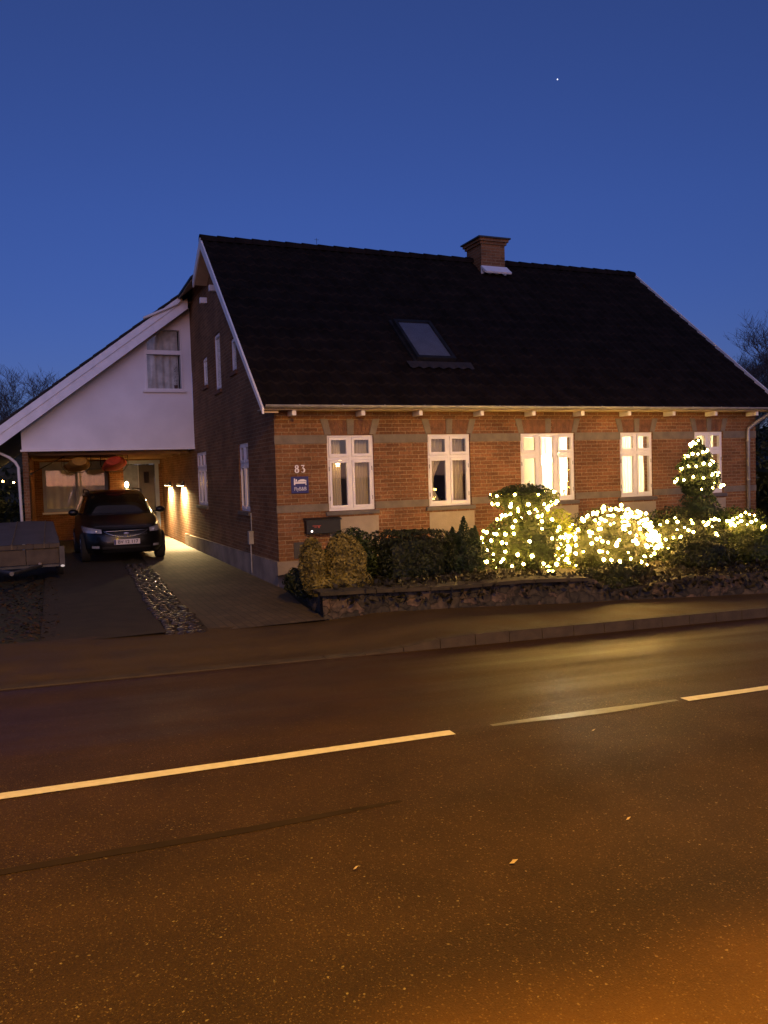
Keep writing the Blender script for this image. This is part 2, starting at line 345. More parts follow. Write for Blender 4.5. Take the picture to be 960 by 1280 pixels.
bp = N.new('ShaderNodeBump'); bp.inputs['Strength'].default_value = .6; bp.inputs['Distance'].default_value = .006; bp.invert = True; L.new(br.outputs['Fac'], bp.inputs['Height']); L.new(bp.outputs[0], b.inputs['Normal'])
ydr = frange(-3.45, 14.1, 40)
def drive(name, x0, x1, off, mat):
    xs_ = [0, .33, .66, 1]
    return struct(MB().grid([[(x0(y)+(x1(y)-x0(y))*k, y, g(x0(y), y)+off+.004*fbm(x0(y)+k, y*.7)) for k in xs_] for y in ydr]).build(name, mat, smooth=True))
cobL = lambda y: -2.22+.03*(y+3.5); cobR = lambda y: -1.76+.03*(y+3.5)
drive('driveway', cobR, lambda y: -.02+(-.30 if y < -3 else -.30*sm(0, -3, y)), .0, PAVER)
drive('gravel_lane', lambda y: -3.5, cobL, -.004, pm('packed_gravel', (.024, .017, .009), .9, col2=(.042, .030, .017), scale=4, bump=.8, bscale=60))
# cobbles, one uncountable band
m = MB(); random.seed(3)
y = -3.45
while y < 5.2:
    x = cobL(y)+.05+random.uniform(-.03, .03)
    while x < cobR(y)-.02:
        sx, sy = random.uniform(.045, .075), random.uniform(.05, .085); h = random.uniform(.012, .026)
        cx, cy = x, y+random.uniform(-.03, .03)
        m.ball((cx, cy, g(cx, cy)+h*.35), (sx, sy, h), 8, 4, lambda d: 1+.22*noise.noise(d*2+Vector((cx*9, cy*9, 0))))
        x += sx*2+random.uniform(.0, .02)
    y += random.uniform(.12, .16)
COB = pm('cobblestone', (.020, .015, .008), .24, col2=(.045, .033, .019), scale=11, bump=.8, bscale=35, coat=.25)
tag(m.build('cobblestones', COB, smooth=True), 'band of wet rounded cobblestones running up the driveway', 'cobblestones', kind='stuff')
struct(MB().grid([[(cobL(y)-.02+(cobR(y)-cobL(y)+.04)*k, y, g(-2, y)-.004) for k in (0, 1)] for y in frange(-3.5, 5.3, 20)]).build('cobble_bed', SOILM))
# leaf litter by the drive
LITTER = leafm('leaf_litter', (.075, .045, .02))
m = MB(); random.seed(12)
for i in range(1500):
    x = -3.3-abs(random.gauss(0, 1.1)); y = random.uniform(-3.2, 4.5); s = random.uniform(.02, .045); a = random.uniform(0, 6.3)
    z = g(x, y)+random.uniform(.0, .02)-.02
    dx, dy = Vector((math.cos(a), math.sin(a), random.uniform(-.4, .6)))*s, Vector((-math.sin(a), math.cos(a), random.uniform(-.3, .5)))*s*.6
    c = Vector((x, y, z)); m.quad(c-dx, c-dy, c+dx, c+dy)
tag(m.build('leaf_litter', LITTER), 'brown fallen leaves scattered over the dark verge left of the driveway', 'leaves', kind='stuff')
# raised planting bed
WTOP = [(-.38, .335), (.2, .33), (1.15, .31), (2.2, .33), (3.15, .30), (3.45, .13), (4.0, .16), (4.6, .235), (5.6, .22), (6.8, .24), (9, .22), (12, .22)]
def wtop(x):
    for (a, za), (b, zb) in zip(WTOP[:-1], WTOP[1:]):
        if x <= b: return za+(zb-za)*max(0, (x-a)/(b-a))
    return WTOP[-1][1]
def wy(x): return -3.39-.153*(x+.38)
m = MB(); rows = []
for y in [0]+frange(.06, 1, 12):
    rows.append([])
    for x in frange(-.28, 12, 60):
        yy = (wy(x)+.06)*(1-y)+(-.02)*y
        e = sm(-.28, .2, x)
        z = (wtop(x)-.03)*(1-y)+(.22+.03*fbm(x, yy))*y
        if x < .35: z = min(z, wtop(-.38)-.03-.12*y)
        rows[-1].append((x+(.36*y if x < -.2 else 0), yy, z+.02*fbm(x*2, yy*2)))
struct(m.grid(rows).build('planting_bed', SOILM, smooth=True))
def stonem(name):
    m = bpy.data.materials.new(name); m.use_nodes = True; t = m.node_tree; N = t.nodes; L = t.links; b = N['Principled BSDF']; b.inputs['Roughness'].default_value = .85
    tc = N.new('ShaderNodeTexCoord'); v = N.new('ShaderNodeTexVoronoi'); v.inputs['Scale'].default_value = 5.5; v.inputs['Randomness'].default_value = .9
    mp = N.new('ShaderNodeMapping'); mp.inputs['Scale'].default_value = (1, 1, 1.5); dn = N.new('ShaderNodeTexNoise'); dn.inputs['Scale'].default_value = 7; dn.inputs['Detail'].default_value = 4; L.new(tc.outputs['Object'], dn.inputs['Vector'])
    da = N.new('ShaderNodeVectorMath'); da.operation = 'MULTIPLY_ADD'; da.inputs[1].default_value = (.22, .22, .22); L.new(dn.outputs['Color'], da.inputs[0]); L.new(tc.outputs['Object'], da.inputs[2])
    L.new(da.outputs[0], mp.inputs[0]); L.new(mp.outputs[0], v.inputs['Vector'])
    v2 = N.new('ShaderNodeTexVoronoi'); v2.feature = 'DISTANCE_TO_EDGE'; v2.inputs['Scale'].default_value = 5.5; v2.inputs['Randomness'].default_value = .9; L.new(mp.outputs[0], v2.inputs['Vector'])
    sp = N.new('ShaderNodeSeparateColor'); L.new(v.outputs['Color'], sp.inputs[0])
    r = N.new('ShaderNodeValToRGB'); r.color_ramp.elements[0].color = (.018, .014, .009, 1); r.color_ramp.elements[1].color = (.085, .055, .036, 1)
    e = r.color_ramp.elements.new(.6); e.color = (.035, .028, .017, 1); L.new(sp.outputs[0], r.inputs[0])
    n = N.new('ShaderNodeTexNoise'); n.inputs['Scale'].default_value = 14; n.inputs['Detail'].default_value = 6; L.new(tc.outputs['Object'], n.inputs['Vector'])
    mr = N.new('ShaderNodeMapRange'); mr.inputs[1].default_value = .35; mr.inputs[2].default_value = .65; mr.inputs[3].default_value = .35; mr.inputs[4].default_value = 1.5; L.new(n.outputs['Fac'], mr.inputs[0])
    ed = N.new('ShaderNodeMapRange'); ed.inputs[1].default_value = 0; ed.inputs[2].default_value = .05; ed.inputs[3].default_value = .7; ed.inputs[4].default_value = 1; L.new(v2.outputs['Distance'], ed.inputs[0])
    mm = N.new('ShaderNodeMath'); mm.operation = 'MULTIPLY'; L.new(mr.outputs[0], mm.inputs[0]); L.new(ed.outputs[0], mm.inputs[1])
    mx = N.new('ShaderNodeMix'); mx.data_type = 'RGBA'; mx.blend_type = 'MULTIPLY'; mx.inputs[0].default_value = 1; L.new(r.outputs[0], mx.inputs[6]); L.new(mm.outputs[0], mx.inputs[7]); L.new(mx.outputs[2], b.inputs['Base Color'])
    ad = N.new('ShaderNodeMath'); ad.operation = 'MULTIPLY_ADD'; ad.inputs[1].default_value = .3; L.new(n.outputs['Fac'], ad.inputs[0]); L.new(ed.outputs[0], ad.inputs[2])
    bp = N.new('ShaderNodeBump'); bp.inputs['Strength'].default_value = 1; bp.inputs['Distance'].default_value = .03; L.new(ad.outputs[0], bp.inputs['Height']); L.new(bp.outputs[0], b.inputs['Normal'])
    return m
STONE = stonem('field_stone')
COPE = pm('coping', (.055, .043, .024), .95, col2=(.022, .019, .011), scale=7, bump=.4)
rw = thing('retaining_wall', (-.38, -3.39, 0), 'low rough stone retaining wall with a slumped gap holding up the shrub bed', 'garden wall')
def wallmesh(pts, topf, thick=.24, nz_=8):
    rows = []
    n = len(pts)
    for k in range(nz_+1):
        row = []
        for i, (x, y) in enumerate(pts):
            a = pts[max(0, i-1)]; b = pts[min(n-1, i+1)]; d = Vector((b[0]-a[0], b[1]-a[1], 0)).normalized(); nn = Vector((d.y, -d.x, 0))
            h = topf(x, y); z0 = g(x, y)-.06; z = z0+(h-z0)*k/nz_
            q = .035*fbm(x*3.2, y*3.2, z*4)+.02*fbm(x*9, y*9, z*9)-.045*(k/nz_)
            row.append((x+nn.x*q, y+nn.y*q, z+(.012*fbm(x*6, y*6, 3) if k == nz_ else 0)))
        rows.append(row)
    back = []
    for k in (0, 1):
        row = []
        for i, (x, y) in enumerate(pts):
            a = pts[max(0, i-1)]; b = pts[min(n-1, i+1)]; d = Vector((b[0]-a[0], b[1]-a[1], 0)).normalized(); nn = Vector((d.y, -d.x, 0))
            row.append((x-nn.x*thick, y-nn.y*thick, (topf(x, y)+.012*fbm(x*6, y*6, 3)) if k == 0 else g(x, y)-.06))
        back.append(row)
    return MB().grid(rows+back)
ptsF = [(x, wy(x)) for x in frange(-.38, 9.6, 190)]
wallmesh(ptsF, lambda x, y: wtop(x)).build('front_face', STONE, rw, smooth=True)
ptsS = [(-.38+.42*t_+.05*math.exp(-t_*12), -3.39+2.3*t_) for t_ in frange(1, 0, 40)]
wallmesh(ptsS, lambda x, y: .335-.10*(y+3.39)/2.3).build('side_return', STONE, rw, smooth=True)
m = MB()
for a, b in ((-.42, .25), (.26, .93), (.94, 1.6), (1.61, 2.3), (2.31, 3.05)):
    xx = frange(a, b, 8)
    m.grid([[(x, wy(x)-.035+.008*fbm(x*6, 1), wtop(x)-.012) for x in xx], [(x, wy(x)-.04+.008*fbm(x*6, 1), wtop(x)+.03) for x in xx], [(x, wy(x)+.25, wtop(x)+.035+.006*fbm(x*5, 2)) for x in xx], [(x, wy(x)+.25, wtop(x)-.01) for x in xx]])
m.build('coping', COPE, rw)

# ------------------------------------------------------------------ the house
house = thing('brick_house', (0, 0, 0), 'red brick house with steep black tiled roof and a white gabled side wing', 'house')
def P(mb, name, mat, parent=None, **k): return mb.build(name, mat, parent or house, **k)
FW = [(.87, 1.69), (2.69, 3.52), (4.55, 5.73), (6.77, 7.56), (8.60, 9.36)]
Z0, Z1 = 1.165, 2.41
XR = 10.25
mapF = lambda u, v, d: (u, d, v)
holes = [[(a, Z0), (a, Z1), (b, Z1), (b, Z0)] for a, b in FW]
P(MB().poly_holes([(0, 0), (XR, 0), (XR, 2.86), (0, 2.86)], holes, mapF, .28), 'front_wall', BRICK)
# gable wall
mapG = lambda u, v, d: (d, u, v)
GW = [(1.88, 2.68), (6.12, 7.46)]
UP = [(5.54, 6.10, 3.85, 4.49), (4.05, 4.68, 3.60, 4.77), (2.56, 3.04, 3.79, 4.43)]
gh = [[(a, 1.135), (b, 1.135), (b, 2.4), (a, 2.4)] for a, b in GW]+[[(a, c), (b, c), (b, d), (a, d)] for a, b, c, d in UP]
gout = [(.282, 0), (7.62, 0), (7.62, 5.72), (5.25, 5.88), (4.2, 6.38), (.282, 3.13)]
P(MB().poly_holes(gout, gh, mapG, .28), 'gable_wall', BRICK)
P(MB().prism([(0, .0, 2.862), (0, .281, 2.862), (0, .281, 3.12)], (.28, 0, 0)), 'gable_corner', BRICK)
P(MB().prism([(.0, 4.9, 6.055), (.0, 5.25, 5.885), (.0, 7.62, 5.725), (.0, 7.62, 6.29), (.0, 4.9, 6.29)], (.2, 0, 0)), 'gable_infill', BRICK)
P(MB().box(0, .28, 7.625, 14.2, 0, 2.53), 'side_wall', BRICK)
P(MB().box(XR-.28, XR, .285, 8.4, 0, 2.85).prism([(XR-.28, .285, 2.852), (XR-.28, 4.2, 6.3), (XR-.28, 8.4, 2.852)], (.28, 0, 0)), 'far_gable_wall', BRICK)
P(MB().box(.29, XR, 8.15, 8.4, 0, 2.84), 'rear_wall', BRICK)
# plinth
P(MB().box(-.035, XR+.03, -.035, -.002, -.2, .39), 'plinth', PLINTH)
P(MB().prism([(-.035, -.001, -.1), (-.035, 9.6, -.1), (-.035, 9.6, .30), (-.035, -.001, .395)], (.033, 0, 0)), 'plinth', PLINTH)
# string courses
def band(z0, z1, name):
    xs_ = [0]+[v for ab in FW for v in ab]+[XR]
    for i in range(0, len(xs_), 2): P(MB().box(xs_[i]+(.0 if i else -.012), xs_[i+1], -.014, -.001, z0, z1), name, RENDER)
band(2.275, 2.415, 'string_course'); band(1.175, 1.295, 'string_course')
P(MB().box(0, XR, -.03, -.0015, 2.70, 2.85), 'cornice_course', BRICK)
# flat arches, window aprons
for a, b in FW:
    c = (a+b)/2; w_ = b-a
    m = MB(); n = 14; zt = 2.655
    for i in range(n):
        u0, u1 = i/n, (i+1)/n
        x0, x1 = a-.03+(w_+.06)*u0+.004, a-.03+(w_+.06)*u1-.004; t0, t1 = a-.10+(w_+.2)*u0+.004, a-.10+(w_+.2)*u1-.004
        if i in (0, n-1) or i in (n//2,): continue
        m.prism([(x0, -.006, 2.418), (x1, -.006, 2.418), (t1, -.006, zt), (t0, -.006, zt)], (0, .0055, 0))
    P(m, 'flat_arch', BRICK_ARCH)
    for k in (-1, 0, 1):
        x0 = c+k*(w_/2-.02); d = k*.07
        P(MB().prism([(x0-.055, -.018, 2.417), (x0+.055, -.018, 2.417), (x0+.07+d, -.018, zt+.02), (x0-.06+d, -.018, zt+.02)], (0, .017, 0)), 'keystone', RENDER, bevel=.004)
    P(MB().box(a+.0, b+.05, -.012, -.001, .395, 1.065), 'window_apron', APRON)
# windows -------------------------------------------------------
def window(a, b, z0, z1, mapf, cols=2, tall=(), sill=True, glassm=GLASS, depth=.03, single=False, sillz=.07, trans=.31):
    """window part with sash and pane sub-parts"""
    def bx(m, u0, u1, v0, v1, d0, d1):
        ps = [mapf(u, v, d) for u in (u0, u1) for v in (v0, v1) for d in (d0, d1)]
        xs_ = [p[0] for p in ps]; ys_ = [p[1] for p in ps]; zs_ = [p[2] for p in ps]
        m.box(min(xs_), max(xs_), min(ys_), max(ys_), min(zs_), max(zs_))
    F = MB(); f = .035; e = .002
    bx(F, a+e, b-e, z1-f, z1-e, depth, depth+.1); bx(F, a+e, b-e, z0+e, z0+f, depth, depth+.1)
    bx(F, a+e, a+f, z0+f, z1-f, depth+.001, depth+.1); bx(F, b-f, b-e, z0+f, z1-f, depth+.001, depth+.1)
    zt = z1-trans*(z1-z0); iw = (b-a-2*f-(cols-1)*.05)/cols
    cells = []
    for c in range(cols):
        u0 = a+f+c*(iw+.05); u1 = u0+iw
        if c: bx(F, u0-.05, u0, z0+f, z1-f, depth+.001, depth+.095)
        if c in tall or single: cells.append((u0, u1, z0+f, z1-f))
        else:
            bx(F, u0, u1, zt-.025, zt+.025, depth+.002, depth+.095)
            cells += [(u0, u1, z0+f, zt-.025), (u0, u1, zt+.025, z1-f)]
    win = P(F, 'window', WPAINT, bevel=.004)
    if sill:
        S = MB(); bx(S, a-.06, b+.06, z0-sillz, z0-.004, -.05, depth+.02); P(S, 'window_sill', SILL, win, bevel=.006)
    for (u0, u1, v0, v1) in cells:
        s = MB(); r = .045; q = .003; d0 = depth-.012
        bx(s, u0+q, u1-q, v1-r, v1-q, d0, d0+.05); bx(s, u0+q, u1-q, v0+q, v0+r+.01, d0, d0+.05)
        bx(s, u0+q, u0+r, v0+r+.01, v1-r, d0+.001, d0+.05); bx(s, u1-r, u1-q, v0+r+.01, v1-r, d0+.001, d0+.05)
        P(s, 'sash', WPAINT, win, bevel=.004)
        gl = MB(); bx(gl, u0+r, u1-r, v0+r+.01, v1-r, d0+.02, d0+.026); P(gl, 'pane', glassm, win)
    for uu in (a+f-.006, b-f-.008):
        for vv in (z0+.17, zt-.2):
            h = MB(); bx(h, uu, uu+.014, vv, vv+.07, depth-.016, depth-.002)
            if not single: P(h, 'hinge', ZINC, win)
    return win
for i, (a, b) in enumerate(FW):
    window(a, b, Z0, Z1, mapF, 3 if i == 2 else 2, tall=(1,) if i == 2 else ())
GLASSR = glass('old_glass', (.95, .96, .95), .05, .3)
for a, b in GW: window(a, b, 1.135, 2.4, mapG, 2 if b-a < 1 else 3, glassm=GLASSR)
PANE_SKY = pm('pane_sky_tone', (.86, .88, .88), .6, var=.03)  # pale sheet behind the slit panes stands in for the sky they reflect
for a, b, c, d in UP:
    window(a, b, c, d, mapG, 1, single=True, sill=False)
    P(MB().box(.062, .068, a+.03, b-.03, c+.03, d-.03), 'pane_sky_sheet', PANE_SKY)
    P(MB().box(-.04, .0, a-.05, b+.05, c-.075, c-.004), 'brick_sill', BRICK_ARCH)
# rooms behind the windows
ROOM = pm('room_wall', (.62, .56, .44), .9, var=.06, scale=3)
FLOORM = pm('room_floor', (.22, .14, .08), .6)
def room(x0, x1, y1=3.6):
    m = MB()
    m.quad((x0, y1, .3), (x1, y1, .3), (x1, y1, 2.65), (x0, y1, 2.65)); m.quad((x0, .285, .3), (x0, y1, .3), (x0, y1, 2.65), (x0, .285, 2.65))
    m.quad((x1, .285, .3), (x1, y1, .3), (x1, y1, 2.65), (x1, .285, 2.65)); m.quad((x0, .285, 2.65), (x1, .285, 2.65), (x1, y1, 2.65), (x0, y1, 2.65))
    m.quad((x0, .285, .3), (x1, .285, .3), (x1, y1, .3), (x0, y1, .3)); P(m, 'room_lining', ROOM)
for a, b in ((.3, 2.15), (2.2, 4.1), (4.15, 6.25), (6.3, 8.1), (8.15, 9.95)): room(a, b, 1.8 if a < .5 else 3.6)
P(MB().quad((.5, 6, .3), (.5, 7.6, .3), (.5, 7.6, 2.6), (.5, 6, 2.6)), 'room_lining', ROOM)
def lamp(name, typ, loc, e, col, size=.1, rot=None, **k):
    l = bpy.data.lights.new(name, typ); l.energy = e; l.color = col
    if typ in ('POINT', 'SPOT'): l.shadow_soft_size = size
    if typ == 'SPOT': l.spot_size = math.radians(k.get('ang', 90)); l.spot_blend = k.get('blend', .6)
    o = bpy.data.objects.new(name, l); C.objects.link(o); o.location = loc
    if rot: o.rotation_euler = rot
    return o
WARM = (1, .78, .46)
def ceil_lamp(x, y, z, e, label):
    t = thing('pendant_lamp', (x, y, z), label, 'lamp')
    MB().ball((x, y, z), (.13, .13, .11), 16, 10).build('lamp_globe', emitter('lamp_globe_glow', (1, .8, .5), 18), t, smooth=True)
    MB().tube([(x, y, z+.1), (x, y, 2.64)], .006, 6).build('cord', DARKMETAL, t)
    l = lamp('pendant_light', 'POINT', (0, 0, -.2), e, WARM, .08); l.parent = t
    return t
ceil_lamp(5.72, .95, 1.93, 560, 'bright globe pendant lamp shining in the middle of the three-light window')
ceil_lamp(7.3, 2.1, 2.2, 1000, 'globe pendant lamp in the lit room behind the fourth window')
ceil_lamp(9.4, 1.5, 2.2, 200, 'dim globe pendant lamp in the room behind the window at the downpipe')
# curtains
CURT = pm('curtain_cloth', (.50, .43, .31), .9, var=.06, scale=3)
CURTW = pm('sheer_curtain', (.78, .72, .58), .9, var=.04, scale=3)
def sheer(m):
    t = m.node_tree; N = t.nodes; L = t.links; b = N['Principled BSDF']
    tl = N.new('ShaderNodeBsdfTranslucent'); tl.inputs[0].default_value = (.8, .74, .6, 1); mx = N.new('ShaderNodeMixShader'); mx.inputs[0].default_value = .55
    L.new(b.outputs[0], mx.inputs[1]); L.new(tl.outputs[0], mx.inputs[2]); L.new(mx.outputs[0], N['Material Output'].inputs[0])
sheer(CURTW)
def curtain(x0, x1, z0, z1, y, label, tie=0, mat=CURT, amp=.018, inner=None):
    rows = []
    for k in range(11):
        v = k/10; z = z0+(z1-z0)*v; row = []
        sq = 1-tie*math.exp(-((v-.32)/.28)**2) if tie else 1
        for i in range(41):
            u = i/40
            if inner == 'r': x = x1-(x1-x0)*(1-u)*sq
            else: x = x0+(x1-x0)*u*sq
            row.append((x, y+amp*math.sin(u*34+1.3*math.sin(v*3+x0))+.006*math.sin(v*9+u*5), z))
        rows.append(row)
    o = MB().grid(rows).build('curtain', mat, smooth=True); tag(o, label, 'curtain', 'curtains in the street windows'); return o
curtain(.92, 1.17, 1.15, 2.45, .22, 'straight grey curtain at the left side of the window with the little lit stars')
curtain(1.36, 1.66, 1.15, 2.45, .22, 'gathered grey curtain at the right side of the window with the little lit stars')
curtain(2.72, 3.10, 1.15, 2.45, .22, 'grey curtain swept aside in the left half of the window above the clipped hedge', tie=.55)
curtain(3.13, 3.50, 1.15, 2.45, .24, 'plain closed grey curtain in the right half of the window above the clipped hedge')
curtain(5.56, 5.92, 1.15, 2.45, .26, 'sheer cream curtain glowing in the right side of the three-light window', mat=CURTW)
curtain(6.98, 7.33, 1.15, 2.45, .30, 'sheer cream curtain glowing in the left half of the fourth window', mat=CURTW)
curtain(7.40, 7.76, 1.15, 2.45, .27, 'sheer cream curtain glowing in the right half of the fourth window', mat=CURTW)
curtain(8.80, 9.62, 1.15, 2.45, .26, 'sheer cream curtain in the window behind the lit spiral conifer', mat=CURTW)
# stars hanging in first window
def star(x, y, z, r, label):
    m = MB(); pts = []
    for k in range(10):
        a = math.pi/2+k*math.pi/5; q = r if k % 2 == 0 else r*.45; pts.append((x+q*math.cos(a), y, z+q*math.sin(a)))
    m.prism(pts, (0, .012, 0)); o = m.build('star_ornament', STAR_E); tag(o, label, 'ornament', 'lit stars in the window'); return o
star(1.135, .12, 2.0, .042, 'upper small lit star hanging in the first street window'); star(1.09, .12, 1.93, .045, 'lower small lit star hanging in the first street window')
# potted plants and candles on the window ledges
POT = pm('pot', (.10, .05, .035), .7)
def pot(x, z, y, h, label, mat=LEAF_DARK):
    t = thing('potted_plant', (x, y, z), label, 'plant')
    m = MB(); m.tube([(x, y, z), (x, y, z+.09)], [.035, .05], 12); m.build('pot', POT, t)
    f = MB(); random.seed(int(x*100))
    for i in range(46):
        a = random.uniform(0, 6.3); r = random.uniform(.01, .06); zz = z+.09+random.uniform(0, h); c = Vector((x+r*math.cos(a), y+r*math.sin(a), zz)); d = Vector((math.cos(a), math.sin(a), random.uniform(.2, 1))).normalized()*.035; s_ = d.cross(Vector((0, 0, 1)))*.35
        f.quad(c-s_*.2, c+d*.5-s_, c+d, c+d*.5+s_)
    f.build('foliage', mat, t)
LEDGE = 1.2
P(MB().box(.3, 9.95, .135, .30, 1.13, 1.163), 'inner_window_ledge', WPAINT)
pot(5.60, 1.164, .20, .10, 'small leafy potted plant on the ledge at the right of the three-light window')
pot(6.86, 1.164, .20, .07, 'low dark potted plant on the ledge at the left of the fourth window')
pot(3.02, 1.164, .17, .06, 'tiny potted plant on the ledge of the window above the clipped hedge')
pot(4.72, 1.164, .20, .14, 'tall leafy potted plant on the ledge behind the lit topiary')
t = thing('candle', (4.86, .2, 1.164), 'tall white pillar candle on the ledge at the left of the three-light window', 'candle')
MB().tube([(4.86, .2, 1.164), (4.86, .2, 1.52)], .03, 12).build('wax', pm('candle_wax', (.8, .75, .65), .5), t, smooth=True)
MB().tube([(4.86, .2, 1.52), (4.86, .2, 1.55)], .004, 5).build('wick', DARKMETAL, t)
# ---- roof
SL = (6.65-2.87)/4.55
def rz(y): return 2.87+SL*(y+.35)
nx = 54; ny = 17; m = MB(); rows = []
xa, xb = -.27, 10.66
prof = [(0, .0), (.14, .022), (.3, .034), (.46, .026), (.6, .006), (.8, -.006), (.999, .0)]
us = []
for i in range(nx):
    for (p, h) in prof: us.append((xa+(xb-xa)*(i+p)/nx, h))
for j in range(ny):
    for e, lift in ((0, .030), (.985, .0)):
        yv = -.42+(4.2+.42)*(j+e)/ny
        rows.append([(x, yv, rz(yv)+h+lift-.02) for x, h in us])
m.grid(rows); P(m, 'roof_tiles', TILE)
P(MB().prism([(xa+.01, -.34, 2.812), (xa+.01, -.28, 2.812), (xa+.01, 4.2, 6.65-.16), (xa+.01, 4.2, 6.65-.035), (xa+.01, -.34, rz(-.34)-.035)], (xb-xa-.02, 0, 0)), 'roof_deck', SOFFIT)
def rr(y): return 6.65-SL*(y-4.2)
P(MB().prism([(.06, 4.21, 6.5), (.06, 8.8, rr(8.8)-.15), (.06, 8.8, rr(8.8)), (.06, 4.21, 6.64)], (xb-.07, 0, 0)), 'rear_roof', TILE)
P(MB().prism([(-.27, 4.21, 6.50), (-.27, 5.22, 6.0), (-.27, 5.22, 6.09), (-.27, 4.21, 6.64)], (.325, 0, 0)), 'rear_verge_roof', TILE)
# ridge caps
m = MB(); x = -.30; i = 0
while x < 10.66:
    l = .36
    for s in range(1):
        rows = []
        for e, rr_ in ((0, .125), (l+.03, .105)):
            rows.append([(min(x+e, 10.68), 4.2+rr_*math.cos(a), 6.615+rr_*.95*math.sin(a)) for a in frange(-.25, math.pi+.25, 10)])
        m.grid(rows)
    x += l; i += 1
P(m, 'ridge_tiles', TILE)
# barge boards (main)
P(MB().prism([(-.30, -.45, 2.72), (-.30, 4.2, 6.65-.20), (-.30, 4.2, 6.665), (-.30, -.45, rz(-.45)+.03)], (.03, 0, 0)), 'bargeboard', WBOARD)
P(MB().prism([(-.30, 4.2, 6.45), (-.30, 5.25, 5.90), (-.30, 5.25, 6.07), (-.30, 4.2, 6.665)], (.03, 0, 0)), 'bargeboard', WBOARD)
P(MB().prism([(XR+.415, -.45, 2.72), (XR+.415, 4.2, 6.45), (XR+.415, 4.2, 6.70), (XR+.415, -.45, rz(-.45)+.06)], (.03, 0, 0)), 'bargeboard', WBOARD)
# purlin ends on gable
for (y, z) in ((4.2, 5.66), (5.3, 5.64)): P(MB().box(-.15, -.002, y-.05, y+.05, z-.06, z+.06), 'purlin_end', WBOARD, bevel=.005)
# eaves brackets and gutter
for x in (.25, 1.41, 2.44, 3.61, 4.66, 5.71, 6.77, 7.83, 8.89, 9.98):
    P(MB().box(x-.034, x+.034, -.30, -.032, 2.71, 2.793), 'eaves_bracket', WPAINT, bevel=.006)
P(MB().box(-.27, XR+.38, -.345, -.032, 2.795, 2.81), 'eaves_board', SOFFIT)
gu = P(MB().grid([[(x, -.40+.05*math.cos(a), 2.862+.048*math.sin(a)) for a in frange(math.pi, 2*math.pi, 10)] for x in frange(-.24, 10.62, 40)])
       .grid([[(x, -.40+.046*math.cos(a), 2.864+.043*math.sin(a)) for a in frange(math.pi, 2*math.pi, 10)] for x in frange(-.24, 10.62, 40)]), 'gutter', ZINC, smooth=True)
for x in frange(.3, 10.3, 14): P(MB().grid([[(x+d, -.40+.055*math.cos(a), 2.862+.054*math.sin(a)) for a in frange(math.pi-.15, 2*math.pi+.15, 10)] for d in (-.012, .012)]), 'gutter_bracket', ZINC, gu)
dp = P(MB().tube([(10.22, -.40, 2.80), (10.22, -.38, 2.74), (10.10, -.2, 2.60), (9.98, -.07, 2.46), (9.97, -.07, 2.38), (9.97, -.07, .42)], .036, 10), 'downpipe', ZINC, smooth=True)
for z in (2.2, 1.4, .6): P(MB().tube([(9.97, -.07, z), (9.97, -.07, z+.04)], .043, 10), 'pipe_clamp', ZINC, dp)
P(MB().box(9.90, 10.04, -.13, -.01, .36, .42), 'drain_cap', ZINC, dp)
# skylight
def onroof(x, y, h):
    n = Vector((0, -SL, 1)).normalized(); return Vector((x, y, rz(y)))+n*h
def roofbox(m, x0, x1, y0, y1, h0, h1):
    ps = [onroof(x, y, h) for h in (h0, h1) for (x, y) in ((x0, y0), (x1, y0), (x1, y1), (x0, y1))]
    m.add(ps, [(0, 3, 2, 1), (4, 5, 6, 7), (0, 1, 5, 4), (1, 2, 6, 5), (2, 3, 7, 6), (3, 0, 4, 7)]); return m
sk = MB(); X0, X1, Y0, Y1 = 2.84, 3.62, .68, 1.74
roofbox(sk, X0, X1, Y1-.06, Y1, .0, .12); roofbox(sk, X0, X1, Y0, Y0+.06, .0, .12); roofbox(sk, X0, X0+.06, Y0+.06, Y1-.06, .0, .12); roofbox(sk, X1-.06, X1, Y0+.06, Y1-.06, .0, .12)
skl = P(sk, 'skylight', DARKMETAL)
P(roofbox(MB(), X0+.061, X1-.061, Y0+.061, Y1-.061, .098, .102), 'skylight_pane', SKYGLASS, skl)
P(roofbox(MB(), X0+.061, X1-.061, Y0+.061, Y1-.061, .085, .090), 'skylight_blind', pm('skylight_blind', (.22, .22, .24), .5, var=.1), skl)
P(roofbox(MB(), X0-.05, X0, Y0-.1, Y1+.05, .0, .05), 'skylight_flashing', DARKMETAL, skl); 
m = MB(); xx = frange(X0-.22, X1+.3, 60)
m.grid([[onroof(x, Y0-.02, .055) for x in xx], [onroof(x, Y0-.17, .045+.016*math.sin(x*32)) for x in xx]]); P(m, 'skylight_apron', pm('lead_apron', (.03, .025, .025), .6), skl)
# chimney
ch = P(MB().box(5.98, 6.60, 3.74, 4.42, 5.9, 6.93).box(5.945, 6.635, 3.705, 4.455, 6.93, 6.99).box(5.91, 6.67, 3.67, 4.49, 6.99, 7.05), 'chimney', BRICK)
P(MB().box(5.87, 6.71, 3.63, 4.53, 7.05, 7.085), 'chimney_cap', DARKMETAL, ch, bevel=.005)
P(MB().prism([(5.95, 3.735, 6.40), (6.62, 3.735, 6.40), (6.62, 3.50, 6.22), (5.95, 3.50, 6.22)], (0, -.03, .03)), 'chimney_flashing', FLASH, ch)
P(MB().box(5.96, 6.62, 3.715, 3.737, 6.15, 6.42), 'chimney_flashing', FLASH, ch)
# antenna
P(MB().tube([(2.2, 4.2, 6.7), (2.2, 4.2, 6.86)], .005, 5).tube([(2.15, 4.2, 6.83), (2.25, 4.2, 6.83)], .003, 4), 'antenna', DARKMETAL)

